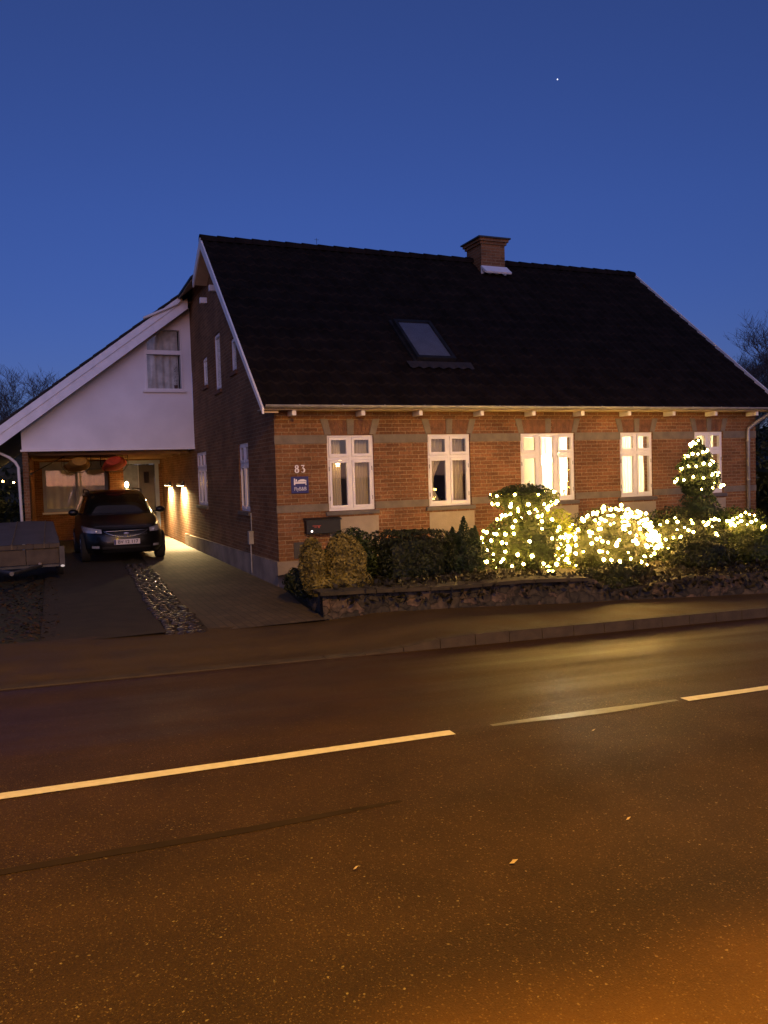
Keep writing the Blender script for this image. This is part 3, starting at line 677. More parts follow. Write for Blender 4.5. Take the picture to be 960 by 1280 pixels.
# ---- white wing
def wz(x): return 6.366+.758*x
mapW = lambda u, v, d: (u, 7.62+d, v)
wout = [(-3.9, 2.53), (0-.004, 2.53), (-.004, 5.95), (-3.9, 2.98)]
low = [(-1.06, 3.98), (-.265, 3.98), (-.265, 4.80), (-1.06, 4.80)]; upw = [(-1.04, 4.90), (-.265, 4.90), (-.265, 5.40), (-.66, 5.40), (-1.04, 5.10)]
P(MB().poly_holes(wout, [low, upw], mapW, .2), 'upper_gable', PLASTER)
P(MB().box(-3.93, 0, 7.60, 7.617, 2.505, 2.55), 'drip_edge', WPAINT)
wf = MB().box(-1.10, -.225, 7.59, 7.66, 3.94, 3.98).box(-1.10, -.225, 7.592, 7.66, 4.80, 4.90).box(-1.10, -1.06, 7.591, 7.66, 3.98, 4.80).box(-.265, -.225, 7.591, 7.66, 3.98, 5.42)
wn_ = P(wf, 'window', WPAINT)
P(MB().box(-1.18, -.18, 7.54, 7.615, 3.885, 3.938), 'window_sill', WPAINT, wn_)
P(MB().quad((-1.06, 7.65, 3.98), (-.265, 7.65, 3.98), (-.265, 7.65, 4.80), (-1.06, 7.65, 4.80)), 'pane', GLASS, wn_)
P(MB().add([(u, 7.651, v) for u, v in upw], [(0, 1, 2, 3, 4)]), 'pane', GLASS, wn_)
CG = pm('grey_net_curtain', (.50, .50, .46), .9, var=.25, scale=6)
o = MB().grid([[(x, 7.76+.02*math.sin(x*38), z) for x in frange(-1.1, -.30, 50)] for z in (3.95, 5.4)]).build('curtain', CG, smooth=True); tag(o, 'grey net curtain in the slant-topped window of the white gable', 'curtain')
P(MB().quad((-1.2, 8.4, 3.8), (-.1, 8.4, 3.8), (-.1, 8.4, 5.6), (-1.2, 8.4, 5.6)), 'room_lining', pm('dim_room', (.12, .12, .12), .9))
pot(-.38, 3.985, 7.72, .55, 'tall dark leafy plant in the slant-topped window of the white gable')
# wing roof
m = MB(); n = 24
YF, YB = 7.18, 17.5
P(MB().prism([(-.3, 5.2, wz(-.3)-.02), (-5.05, YF, wz(-5.05)-.02), (-5.05, YB, wz(-5.05)-.02), (.35, YB, wz(.35)-.02), (.35, 5.2, wz(.35)-.02)][:0] or
        [(-.35, 5.2, wz(-.35)-.03), (-.35, YF, wz(-.35)-.03), (-5.05, YF, wz(-5.05)-.03), (-5.05, YB, wz(-5.05)-.03), (.35, YB, wz(.35)-.03), (.35, 5.2, wz(.35)-.03)], (0, 0, .05)), 'wing_roof', TILE_W, fixn=True)
P(MB().prism([(-.33, 5.3, wz(-.33)-.06), (-.33, 7.1, wz(-.33)-.06), (-.004, 7.1, wz(0)-.06), (-.004, 5.3, wz(0)-.06)], (0, 0, -.012)), 'wing_soffit', SOFFIT)
P(MB().prism([(-.265, 4.25, 6.44), (-.265, 5.2, 5.95), (-.004, 5.2, 5.95), (-.004, 4.25, 6.44)], (0, 0, -.012)), 'verge_soffit', SOFFIT)
P(MB().prism([(-.265, 4.15, 6.42), (-.265, -.3, 2.76), (-.004, -.3, 2.76), (-.004, 4.15, 6.42)], (0, 0, -.012)), 'verge_soffit', SOFFIT)
m = MB()
for i in range(16):
    x = -5.0+i*.30; m.add([(x, YF-.03, wz(x)+.015), (x+.29, YF-.03, wz(x+.29)-.0), (x+.29, YF+.2, wz(x+.29)-.0), (x, YF+.2, wz(x)+.015), (x, YF-.03, wz(x)+.05), (x+.29, YF-.03, wz(x+.29)+.035), (x+.29, YF+.2, wz(x+.29)+.035), (x, YF+.2, wz(x)+.05)],
              [(0, 3, 2, 1), (4, 5, 6, 7), (0, 1, 5, 4), (1, 2, 6, 5), (2, 3, 7, 6), (3, 0, 4, 7)])
P(m, 'verge_tiles', TILE_W)
P(MB().prism([(.35, 5.3, wz(.35)), (5.5, 5.3, 3.0), (5.5, YB, 3.0), (.35, YB, wz(.35))], (0, 0, -.05)), 'wing_roof', TILE_W)
zb = lambda x: 5.926+.762*x
P(MB().prism([(-5.0, YF, wz(-5.0)-.035), (-.22, YF, wz(-.22)-.035), (-.22, YF, (wz(-.22)+zb(-.22))/2+.01), (-5.0, YF, (wz(-5)+zb(-5))/2+.01)], (0, .03, 0)), 'bargeboard', WBOARD)
P(MB().prism([(-5.0, YF+.028, (wz(-5)+zb(-5))/2+.03), (-.10, YF+.028, (wz(-.1)+zb(-.1))/2+.03), (-.10, YF+.028, zb(-.10)), (-5.0, YF+.028, zb(-5.0))], (0, .03, 0)), 'bargeboard', WBOARD)
P(MB().prism([(-5.0, YF+.06, zb(-5.0)+.1), (-.02, YF+.06, zb(-.02)+.1), (-.02, YF+.06, zb(-.02)+.13), (-5.0, YF+.06, zb(-5.0)+.13)], (0, 10, 0)), 'wing_soffit', pm('brown_soffit', (.16, .11, .07), .8))
P(MB().tube([(-.26, YF-.04, 6.13), (-.29, YF-.04, 6.0), (-.36, YF-.05, 5.93), (-.55, YF-.05, 5.84), (-1.15, YF-.05, 5.56)], .03, 8), 'downpipe', WPAINT, smooth=True)
P(MB().grid([[(-5.08+.06*math.cos(a), y, wz(-5.05)-.06+.06*math.sin(a)) for a in frange(math.pi, 2*math.pi, 8)] for y in (YF-.02, YB)]), 'gutter', WPAINT)
P(MB().tube([(-5.05, 7.7, 2.45), (-4.9, 7.7, 2.52), (-4.36, 7.7, 2.48), (-4.17, 7.7, 2.38), (-4.05, 7.7, 2.27), (-3.99, 7.7, 2.15), (-3.96, 7.7, .1)], .034, 8), 'downpipe', WPAINT, smooth=True)
P(MB().box(-3.9, -3.78, 7.66, 14.19, 0, 2.50), 'carport_side_wall', BRICK)
P(MB().box(-3.9, 0, 7.82, 14.2, 2.54, 2.6), 'carport_ceiling', pm('ceiling_board', (.60, .44, .24), .7, var=.12))
for y in (8.6, 10.1, 11.6, 13.1): P(MB().box(-3.9, 0, y, y+.07, 2.44, 2.54), 'ceiling_joist', SOFFIT)
# porch rear wall with wide window, brick pier and door
YP = 14.2
bw = [[(-3.56, .88), (-1.66, .88), (-1.66, 2.38), (-3.56, 2.38)], [(-1.24, .05), (-.10, .05), (-.10, 2.38), (-1.24, 2.38)]]
P(MB().poly_holes([(-4.0, 0), (0, 0), (0, 2.54), (-4.0, 2.54)], bw, lambda u, v, d: (u, YP+d, v), .25), 'carport_rear_wall', BRICK)
GREYF = pm('grey_frame', (.28, .34, .46), .6, var=.05)
P(MB().box(-3.62, -1.62, YP-.03, YP-.002, 2.24, 2.42).box(-1.28, -.06, YP-.03, YP-.002, 2.30, 2.42), 'shutter_box', GREYF)
pw = P(MB().box(-3.56, -3.46, YP+.02, YP+.1, .88, 2.24).box(-1.76, -1.66, YP+.02, YP+.1, .88, 2.24).box(-2.62, -2.54, YP+.02, YP+.1, .98, 2.16).box(-3.46, -1.76, YP+.02, YP+.1, .88, .98).box(-3.46, -1.76, YP+.02, YP+.1, 2.16, 2.24), 'window', GREYF)
P(MB().box(-3.46, -2.62, YP+.05, YP+.056, .98, 2.16), 'pane', GLASS, pw); P(MB().box(-2.54, -1.76, YP+.05, YP+.056, .98, 2.16), 'pane', GLASS, pw)
P(MB().box(-3.6, -1.62, YP-.10, YP-.004, .82, .875), 'window_sill', WPAINT, pw)
o = MB().grid([[(x, YP+.13+.012*math.sin(x*30), z) for x in frange(-3.5, -1.7, 90)] for z in (.9, 2.3)]).build('curtain', pm('ivory_curtain', (.75, .76, .68), .9, var=.12, scale=3), smooth=True); tag(o, 'pale full-width curtain behind the wide window under the carport', 'curtain')
P(MB().box(-1.66, -1.25, YP-.75, YP-.01, 0, 2.53), 'brick_pier', BRICK)
P(MB().box(-1.22, -.74, YP+.06, YP+.07, .1, 2.28), 'side_light', pm('frosted_side_light', (.12, .15, .22), .4))
dr = P(MB().box(-.72, -.24, YP+.04, YP+.09, .05, 2.28), 'front_door', pm('dark_door', (.02, .024, .022), .35))
P(MB().tube([(-.66, YP+.02, .95), (-.66, YP+.02, 1.2)], .012, 8), 'door_handle', ZINC, dr)
P(MB().box(-.56, -.40, YP+.03, YP+.042, 1.7, 2.05), 'door_glass', GLASSD, dr)
P(MB().box(-.22, -.10, YP+.02, YP+.1, .05, 2.38).box(-.74, -.72, YP+.02, YP+.1, .05, 2.3), 'door_frame', GREYF)
# cable box and pipe on gable
cb = thing('meter_cabinet', (-.03, 1.72, .62), 'small grey cable box with a thin pipe on the gable wall beneath the slim window', 'cable box')
MB().box(-.09, -.001, 1.68, 1.80, .56, .80).build('cover', ZINC, cb, bevel=.008)
MB().tube([(-.02, 1.75, .80), (-.02, 1.75, 1.12)], .012, 6).tube([(-.045, 1.74, .05), (-.045, 1.74, .56)], .014, 6).build('pipe', ZINC, cb)
vg = P(MB().box(.25, .50, -.02, -.001, .43, .69), 'vent_grille', pm('vent', (.05, .045, .04), .7))
# ------------------------------------------------------------------ signs and small things on the wall
SIGNW = pm('sign_white', (.80, .76, .76), .5, var=.02)
def text_mesh(s, size, loc, depth, mat, name, parent, fat=0, rot=(math.pi/2, 0, 0), sx=1.0, align='CENTER'):
    cu = bpy.data.curves.new('t', 'FONT'); cu.body = s; cu.size = size; cu.extrude = depth; cu.offset = fat; cu.align_x = align
    ob = bpy.data.objects.new('t', cu); C.objects.link(ob); bpy.context.view_layer.update()
    me = bpy.data.meshes.new_from_object(ob.evaluated_get(bpy.context.evaluated_depsgraph_get()))
    bpy.data.objects.remove(ob)
    from mathutils import Euler
    mt = Matrix.Translation(Vector(loc)) @ Euler(rot).to_matrix().to_4x4() @ Matrix.Diagonal((sx, 1, 1, 1))
    off = Vector((0, 0, 0)); p = parent
    while p is not None: off += p.location; p = p.parent
    me.transform(Matrix.Translation(-off) @ mt); me.materials.clear(); me.materials.append(mat)
    o = bpy.data.objects.new(name, me); C.objects.link(o); o.parent = parent; return o
hn = thing('house_number', (.39, -.01, 1.80), 'white house number 83 on the brick beside the front corner', 'house number')
m = MB()   # a serifed 8 and flat-topped 3 cut from thick strokes
def stroke(m, pts, r, y=-.014, d=.012):
    P_ = [Vector((p[0], 0, p[1])) for p in pts]; L_, R_ = [], []
    for i, p in enumerate(P_):
        t_ = (P_[min(i+1, len(P_)-1)]-P_[max(i-1, 0)]).normalized(); n_ = Vector((t_.z, 0, -t_.x)); q = r[i] if isinstance(r, list) else r
        L_.append(p+n_*q); R_.append(p-n_*q)
    m.grid([[(v.x, y, v.z) for v in L_], [(v.x, y, v.z) for v in R_]]); m.grid([[(v.x, y+d, v.z) for v in L_], [(v.x, y, v.z) for v in L_]]); m.grid([[(v.x, y, v.z) for v in R_], [(v.x, y+d, v.z) for v in R_]])
cx, cz = .345, 1.875
ang = frange(0, 2*math.pi, 20)
m1 = MB(); stroke(m1, [(cx+.021*math.cos(a), cz+.031+.026*math.sin(a)) for a in ang], [.005+.005*abs(math.cos(a)) for a in ang]); stroke(m1, [(cx+.026*math.cos(a), cz-.029+.032*math.sin(a)) for a in ang], [.005+.007*abs(math.cos(a)) for a in ang], y=-.0145)
m1.build('numeral', SIGNW, hn)
cx = .445
m2 = MB(); stroke(m2, [(cx-.028, cz+.052), (cx+.026, cz+.052)], .008); stroke(m2, [(cx+.024, cz+.05), (cx-.002, cz+.012)], .005, y=-.0145)
aa = frange(2.0, -2.5, 14); stroke(m2, [(cx-.002+.028*math.cos(a), cz-.024+.034*math.sin(a)) for a in aa], [.004+.009*max(0, math.cos(a)) for a in aa], y=-.015)
m2.build('numeral', SIGNW, hn)
sg = thing('lodging_sign', (.385, -.01, 1.48), 'dark blue lodging sign with a white bed symbol under the house number', 'sign')
BLUE = pm('sign_blue', (.018, .02, .12), .35, var=.05)
MB().box(.24, .53, -.022, -.004, 1.48, 1.75).build('plate', BLUE, sg, bevel=.004)
m = MB(); y = -.025
m.prism([(.285, y, 1.615), (.305, y, 1.615), (.305, y, 1.72), (.285, y, 1.72)], (0, .002, 0))
m.prism([(.305, y, 1.635), (.49, y, 1.635), (.49, y, 1.662), (.305, y, 1.662)], (0, .002, 0))
m.prism([(.34, y, 1.668), (.47, y, 1.668), (.485, y, 1.69), (.45, y, 1.705), (.40, y, 1.705), (.36, y, 1.69)], (0, .002, 0))
m.prism([(.475, y, 1.612), (.492, y, 1.612), (.492, y, 1.69), (.48, y, 1.695)], (0, .002, 0))
m.prism([(.31+.0, y, 1.668), (.335, y, 1.668), (.338, y, 1.70), (.325, y, 1.712), (.311, y, 1.70)], (0, .002, 0))
m.build('bed_symbol', SIGNW, sg)
text_mesh('FlyB&B', .082, (.388, -.0245, 1.525), .001, pm('sign_grey', (.45, .45, .55), .5), 'lettering', sg, fat=.0015, sx=.88)
mb_ = thing('mailbox', (.72, -.08, .82), 'wide black mailbox with a small white light on the wall below the first window', 'mailbox')
BLACK = pm('black_paint', (.005, .005, .005), .6, var=.1)
MB().box(.43, 1.01, -.16, -.036, .82, 1.04).build('body', BLACK, mb_, bevel=.006)
MB().prism([(.41, -.175, 1.035), (.41, -.03, 1.065), (.41, -.03, 1.075), (.41, -.175, 1.045)], (.62, 0, 0)).build('lid', BLACK, mb_)
MB().ball((.515, -.163, .865), .017, 10, 8).build('bell_light', emitter('bell_glow', (1, .85, .75), 3), mb_)
MB().box(.53, .67, -.163, -.1605, .945, .955).box(.62, .65, -.163, -.1605, .915, .942).box(.56, .60, -.163, -.1605, .925, .935).build('red_mark', pm('red_mark', (.45, .07, .03), .5), mb_)

# wall lamps
def wall_lamp(y, label):
    t = thing('wall_lamp', (-.05, y, 1.60), label, 'lamp', 'spot lamps on the carport brick wall')
    MB().box(-.04, -.001, y-.05, y+.05, 1.60, 1.72).build('back_plate', DARKMETAL, t)
    MB().box(-.14, -.045, y-.42, y+.42, 1.60, 1.66).build('lamp_shade', DARKMETAL, t, bevel=.006)
    MB().box(-.13, -.055, y-.40, y+.40, 1.594, 1.599).build('lens', emitter('lamp_lens_glow', (1, .75, .38), 30), t)
    l = lamp('lamp_light', 'SPOT', (-.08, -.3, -.02), 330, (1, .70, .30), .03, rot=(math.radians(-38), math.radians(12), 0), ang=100, blend=.9); l.parent = t
    l2 = lamp('lamp_beam', 'AREA', (-.045, 0, -.012), 330, (1, .72, .36), rot=(0, math.radians(-5), 0)); l2.parent = t
    l2.data.shape = 'RECTANGLE'; l2.data.size = .07; l2.data.size_y = .80; l2.data.spread = math.radians(120)
wall_lamp(9.7, 'brick wall spot lamp nearer the street under the white gable'); wall_lamp(12.3, 'brick wall spot lamp nearer the carport door')
t = thing('porch_lamp', (-1.20, 13.42, 1.72), 'small glowing globe lamp on the orange brick pier under the carport', 'lamp')
MB().ball((-1.17, 13.40, 1.66), (.06, .06, .10), 12, 10).build('globe', emitter('porch_glow', (1, .68, .28), 26), t, smooth=True)
MB().box(-1.249, -1.18, 13.38, 13.44, 1.76, 1.79).build('arm', DARKMETAL, t)
l = lamp('porch_light', 'POINT', (.03, -.55, -.05), 8, (1, .48, .13), .06); l.parent = t

# ------------------------------------------------------------------ kayaks
def kayak(cx, y0, z, yaw, roll, mat, L_, W, label, deckmat):
    t = thing('kayak', (cx, y0, z), label, 'kayak', 'kayaks hanging under the carport ceiling')
    rows = []
    for i in range(25):
        u = i/24; q = math.sin(math.pi*(.20+.68*u))**.7; q = q if 0 < i else .80*q
        w_ = W/2*q; row = []
        for k in range(20):
            a = 2*math.pi*k/20; s = math.sin(a); row.append((w_*math.cos(a), (u)*L_, (.15 if s < 0 else .10)*s*(.5+.5*q)+.10*(2*u-1)**4))
        rows.append(row)
    rot = Matrix.Translation((cx, y0, z)) @ Matrix.Rotation(yaw, 4, 'Z') @ Matrix.Rotation(roll, 4, 'Y')
    R_ = lambda rs: [[tuple(rot @ Vector(p)) for p in r] for r in rs]
    m = MB(); m.grid(R_(rows), True); m.add(R_([rows[0]])[0], [tuple(range(20))]); m.add(R_([rows[-1]])[0], [tuple(range(20))])
    m.build('hull', mat, t, smooth=True)
    m = MB(); m.grid(R_([[(.20*math.cos(a)*r, L_*.5+.45*math.sin(a)*r, h) for a in frange(0, 2*math.pi, 20)] for r, h in ((1, .09), (1, .125), (.88, .125), (.85, .08))])); m.build('cockpit_rim', deckmat, t)
    for yy in (.25, .75):
        m = MB(); p = rot @ Vector((0, L_*yy, 0))
        m.tube([(p.x-W/2, p.y, 2.44), (p.x-W/2-.01, p.y, p.z), (p.x-W/3, p.y, p.z-.17), (p.x+W/3, p.y, p.z-.17), (p.x+W/2+.01, p.y, p.z), (p.x+W/2, p.y, 2.44)], .007, 6)
        m.build('sling', DARKMETAL, t)
kayak(-2.66, 8.3, 2.20, .02, 0, pm('ochre_hull', (.42, .24, .04), .8, var=.3), 3.4, .62, 'ochre yellow kayak slung under the carport ceiling on the left', BLACK)
kayak(-1.85, 8.3, 2.20, -.06, math.radians(-14), pm('red_hull', (.50, .06, .02), .8, var=.3), 3.6, .66, 'red kayak slung tilted under the carport ceiling on the right', BLACK)
t = thing('paddle', (-3.3, 9.0, 2.1), 'thin kayak paddle hanging slanted left of the ochre kayak', 'paddle')
MB().tube([(-3.75, 9.0, 2.02), (-3.0, 9.0, 2.42)], .014, 7).build('shaft', DARKMETAL, t)
MB().prism([(-3.88, 8.99, 1.93), (-3.84, 8.99, 2.03), (-3.74, 8.99, 2.05), (-3.74, 8.99, 1.99)], (0, .01, 0)).build('blade', DARKMETAL, t)

# ------------------------------------------------------------------ car
def build_car(loc, yaw):
    car = thing('parked_car', (0, 0, 0), 'black parked car facing the street at the mouth of the carport', 'car')
    PAINT = pm('car_paint', (.003, .003, .003), .4, 0, var=.2, scale=3, coat=.25, spec=.3)
    TRIM = pm('car_trim', (.008, .008, .008), .5); CHROME = pm('chrome', (.45, .45, .47), .28, 1, var=.02)
    RUB = pm('tyre', (.012, .012, .012), .85, bump=.2); RIM = pm('alloy', (.35, .35, .36), .3, .9)
    LENS = pm('lamp_lens', (.40, .41, .44), .15, .2, coat=.6)
    # slices: z, y_front, y_rear, halfwidth, exponent
    SL_ = [(.20, .10, 4.28, .80, 4.5), (.30, .02, 4.36, .865, 4.5), (.46, .0, 4.38, .885, 4.2), (.62, .03, 4.37, .89, 4.0), (.72, .10, 4.36, .888, 3.8), (.80, .24, 4.35, .88, 3.8), (.88, .52, 4.34, .87, 4.0), (.95, .86, 4.32, .855, 4.4), (1.01, 1.16, 4.29, .835, 5)]
    GH = [(1.01, 1.17, 4.27, .832, 5), (1.10, 1.30, 4.22, .80, 5), (1.25, 1.52, 4.12, .745, 5), (1.40, 1.78, 3.98, .69, 5), (1.49, 2.0, 3.85, .645, 5), (1.54, 2.25, 3.7, .58, 4), (1.56, 2.6, 3.4, .42, 3), (1.565, 2.95, 3.05, .1, 2)]
    def interp(T, z):
        for a, b in zip(T[:-1], T[1:]):
            if z <= b[0]: 
                k = max(0, (z-a[0])/(b[0]-a[0])); return [a[i]+(b[i]-a[i])*k for i in range(5)]
        return list(T[-1])
    def ring(s, n=64):
        z, yf, yr, w_, e = s; yc = (yf+yr)/2; L_ = (yr-yf)/2; r = []
        for k in range(n):
            a = 2*math.pi*k/n; c_, s_ = math.cos(a), math.sin(a)
            r.append((w_*math.copysign(abs(s_)**(2/e), s_), yc-L_*math.copysign(abs(c_)**(2/e), c_), z))
        return r
    def yf(T, x, z, off=0):
        s = interp(T, z); yc = (s[1]+s[2])/2; L_ = (s[2]-s[1])/2; q = min(.999, abs(x)/s[3])
        return yc-L_*(1-q**s[4])**(1/s[4])-off
    def xs_(T, y, z, off=0):
        s = interp(T, z); yc = (s[1]+s[2])/2; L_ = (s[2]-s[1])/2; q = min(.999, abs(y-yc)/L_)
        return s[3]*(1-q**s[4])**(1/s[4])+off
    def fine(T, n):
        out = []
        for a, b in zip(T[:-1], T[1:]):
            for k in range(n): out.append([a[i]+(b[i]-a[i])*k/n for i in range(5)])
        out.append(list(T[-1])); return out
    M_ = Matrix.Translation(loc) @ Matrix.Rotation(yaw, 4, 'Z')
    class CB(MB):
        def build(s, *a, **k): s.v = [tuple(M_ @ Vector(v)) for v in s.v]; return MB.build(s, *a, **k)
    car.location = loc; bpy.context.view_layer.update()
    rings = [ring(s) for s in fine(SL_, 3)]
    m = CB(); m.grid(rings, True); m.add(rings[0], [tuple(range(64))]); 
    top = rings[-1]; m.add(top, [tuple(range(64))])
    body = m.build('body', PAINT, car, smooth=True)
    rings = [ring(s) for s in fine(GH, 2)]
    m = CB(); m.grid(rings, True); m.add(rings[-1], [tuple(range(64))]); m.build('cabin', PAINT, car, smooth=True)
    def fpatch(T, x0, x1, zf0, zf1, off, nx_=16, nz_=6):
        rows = []
        for j in range(nz_+1):
            row = []
            for i in range(nx_+1):
                x = x0+(x1-x0)*i/nx_; a, b = zf0(x), zf1(x); z = a+(b-a)*j/nz_; row.append((x, yf(T, x, z, off), z))
            rows.append(row)
        return rows
    m = CB(); m.grid(fpatch(GH, -.70, .70, lambda x: 1.05+.0*x, lambda x: 1.47-.03*abs(x), .006, 20, 8)); m.build('windscreen', CARGLASS if False else pm('windscreen_glass', (.005, .006, .005), .08, spec=.35), car, smooth=True)
    for s in (-1, 1):
        rows = []
        for z in frange(1.06, 1.43, 5):
            a0 = 1.55+(z-1.06)*1.25; rows.append([(s*(xs_(GH, y, z)+.006), y, z) for y in frange(a0, 3.75, 14)])
        m = CB(); m.grid(rows); m.build('side_window', pm('side_glass', (.006, .007, .007), .06, coat=1), car, smooth=True)
        rows = []
        m = CB(); m.grid(fpatch(SL_, s*.50, s*.845, lambda x: .655+.02*(abs(x)-.5), lambda x: .735+.16*(abs(x)-.5), .008, 12, 5)); hl = m.build('headlight', LENS, car, smooth=True)
        m = CB(); xq = s*.60; m.ball((xq, yf(SL_, xq, .69, .012), .69), (.035, .012, .03), 10, 6); m.build('reflector', CHROME, hl)
        m = CB(); m.grid(fpatch(SL_, s*.56, s*.70, lambda x: .335, lambda x: .385, .006, 6, 3)); m.build('fog_lamp', LENS, car, smooth=True)
        # mirror
        m = CB(); m.ball((s*.97, 1.62, 1.08), (.11, .07, .075), 14, 10, lambda d: 1-.1*max(0, d.y)); m.tube([(s*.80, 1.62, 1.03), (s*.92, 1.62, 1.06)], .025, 8); m.build('wing_mirror', PAINT, car, smooth=True)
        # roof rail
        m = CB(); m.tube([(s*.60, 2.0, 1.50), (s*.60, 2.08, 1.575), (s*.60, 3.6, 1.585), (s*.60, 3.72, 1.50)], .014, 8); m.build('roof_rail', TRIM, car, smooth=True)
        for yy in (.86, 3.42):
            c = Vector((s*.80, yy, .315))
            m = CB(); rows = []
            for (xx, rr_) in ((-.095, .25), (-.095, .30), (-.07, .315), (.07, .315), (.095, .30), (.095, .22)):
                rows.append([(c.x+s*xx, c.y+rr_*math.cos(a), c.z+rr_*math.sin(a)) for a in frange(0, 2*math.pi, 32)])
            m.grid(rows); wheel = m.build('wheel', RUB, car, smooth=True)
            m = CB(); m.tube([(c.x+s*.04, c.y, c.z), (c.x+s*.075, c.y, c.z)], .22, 24)
            for k in range(5):
                a = k*2*math.pi/5; d = Vector((0, math.cos(a), math.sin(a))); e = Vector((0, -math.sin(a), math.cos(a)))*.03
                o_ = c+Vector((s*.075, 0, 0)); m.prism([o_+d*.03-e, o_+d*.2-e*.7, o_+d*.2+e*.7, o_+d*.03+e], (s*.02, 0, 0))
            m.build('rim', RIM, wheel)
            m = CB(); m.grid([[(s*(xs_(SL_, c.y+r*math.cos(a), max(.22, c.z+r*math.sin(a)))+.004), c.y+r*math.cos(a), max(.2, c.z+r*math.sin(a))) for a in frange(-.3, math.pi+.3, 24)] for r in (.33, .385)]); m.build('wheel_arch', TRIM, car, smooth=True)
    m = CB(); m.grid(fpatch(SL_, -.44, .44, lambda x: .585+.06*x*x, lambda x: .675+.0*x, .006, 18, 4)); gr = m.build('grille', TRIM, car, smooth=True)
    for zz in (.605, .63, .655):
        m = CB(); m.tube([(x, yf(SL_, x, zz, .01), zz) for x in frange(-.38, .38, 12)], .004, 5); m.build('grille_bar', CHROME, gr)
    m = CB(); m.tube([(x, yf(SL_, x, .575+.12*(abs(x)/.46)**2.5, .012), .575+.12*(abs(x)/.46)**2.5) for x in frange(-.46, .46, 20)], .010, 6); m.tube([(x, yf(SL_, x, .693, .01), .693) for x in frange(-.46, .46, 16)], .008, 6); m.build('chrome_strip', CHROME, gr, smooth=True)
    m = CB(); m.ball((0, yf(SL_, 0, .64, .014), .64), (.06, .008, .024), 16, 6); m.build('emblem', pm('emblem_blue', (.25, .27, .45), .3, .3), car, smooth=True)
    m = CB(); m.grid(fpatch(SL_, -.50, .50, lambda x: .23, lambda x: .36, .004, 14, 3)); m.build('lower_intake', TRIM, car, smooth=True)
    m = CB(); yp = yf(SL_, 0, .45, .03); m.box(-.27, .27, yp, yp+.02, .405, .515); npl = m.build('number_plate', pm('plate_white', (.62, .58, .58), .45, var=.03), car)
    m = CB(); m.box(-.268, -.228, yp-.002, yp+.001, .408, .512); m.build('plate_band', BLUE, npl)
    tm = text_mesh('BV 12 117', .098, (0, 0, 0), .001, BLACK, 'plate_lettering', npl, fat=.001, rot=(0, 0, 0), sx=1.02)
    tm.data.transform(Matrix.Translation(loc).inverted() @ M_ @ Matrix.Translation((.02, yp-.003, .428)) @ Matrix.Rotation(math.pi/2, 4, 'X') @ Matrix.Translation(Vector(loc)))
    for s in (-1, 1):
        m = CB(); m.tube([(s*.15-.12, 1.20, 1.03), (s*.15+.32, 1.30, 1.075)], .008, 5); m.build('wiper', TRIM, car)
    return car
build_car((-1.86, 5.62, .0), math.radians(1.6))

# ------------------------------------------------------------------ trailer
tr = thing('trailer', (-3.95, 3.0, 0), 'low grey covered trailer with wooden front boards parked by the left edge of the drive', 'trailer')
TARP = pm('tarpaulin', (.08, .073, .075), .55, var=.18, scale=3, bump=.3, bscale=9)
BOARD = pm('trailer_board', (.06, .044, .028), .8, var=.3, scale=6, bump=.3)
rows = []
for y in frange(2.96, 5.4, 12):
    v = (y-2.96)/2.44; rows.append([(x, y, .70+.30*v+.012*fbm(x*3, y*3)-.03*((x+4.02)/.8)**4) for x in frange(-4.84, -3.215-.1*v, 16)])
MB().grid(rows).build('tarpaulin', TARP, tr, smooth=True)
for x in (-4.55, -4.0, -3.48): MB().tube([(x+.02*v, 2.965+2.4*v, .712+.30*v) for v in frange(0, 1, 8)]+[(x+.02, 5.42, .6)], .009, 5).tube([(x, 2.965, .712), (x, 2.93, .66), (x, 2.935, .62)], .009, 5).build('tie_rope', pm('rope', (.16, .12, .07), .9), tr)
m = MB()
for a, b in ((-4.84, -4.42), (-4.415, -3.92), (-3.915, -3.66), (-3.655, -3.40), (-3.395, -3.225)): m.box(a, b, 2.94, 2.975, .615, .695)
m.build('top_rail', BOARD, tr, bevel=.004)
m = MB()
for a, b in ((-4.84, -4.30), (-4.29, -3.79), (-3.78, -3.24)): m.box(a, b, 2.985, 3.01, .33, .60)
m.build('front_board', BOARD, tr, bevel=.005)
MB().box(-4.84, -4.81, 3.02, 5.3, .33, .68).box(-3.25, -3.225, 3.02, 5.3, .33, .68).build('side_board', BOARD, tr)
MB().box(-3.235, -3.15, 2.90, 2.96, .29, .64).build('corner_post', pm('post_grey', (.05, .045, .04), .6), tr)
MB().ball((-3.19, 2.885, .29), (.035, .02, .022), 10, 6).build('reflector', emitter('reflector_glint', (.9, .8, .7), .35), tr)  # no lamp: emission stands in for light the reflector throws back
MB().box(-4.84, -3.2, 3.05, 5.3, .27, .32).tube([(-3.55, 3.0, .30), (-3.95, 1.6, .34)], .03, 8).tube([(-4.35, 3.0, .30), (-3.95, 1.6, .34)], .03, 8).tube([(-3.95, 1.65, .34), (-3.95, 1.35, .36)], .035, 8).build('chassis', pm('galvanised', (.07, .07, .07), .5, .5), tr)
for x in (-4.35, -3.56): MB().ball((x, 2.965, .335), (.035, .03, .035), 8, 6).build('hook', pm('hook', (.25, .2, .16), .5, .3), tr)
for x in (-4.86, -3.24):
    MB().tube([(x-.07, 4.3, .26), (x+.07, 4.3, .26)], .26, 20).build('wheel', pm('trailer_tyre', (.015, .015, .015), .9), tr)

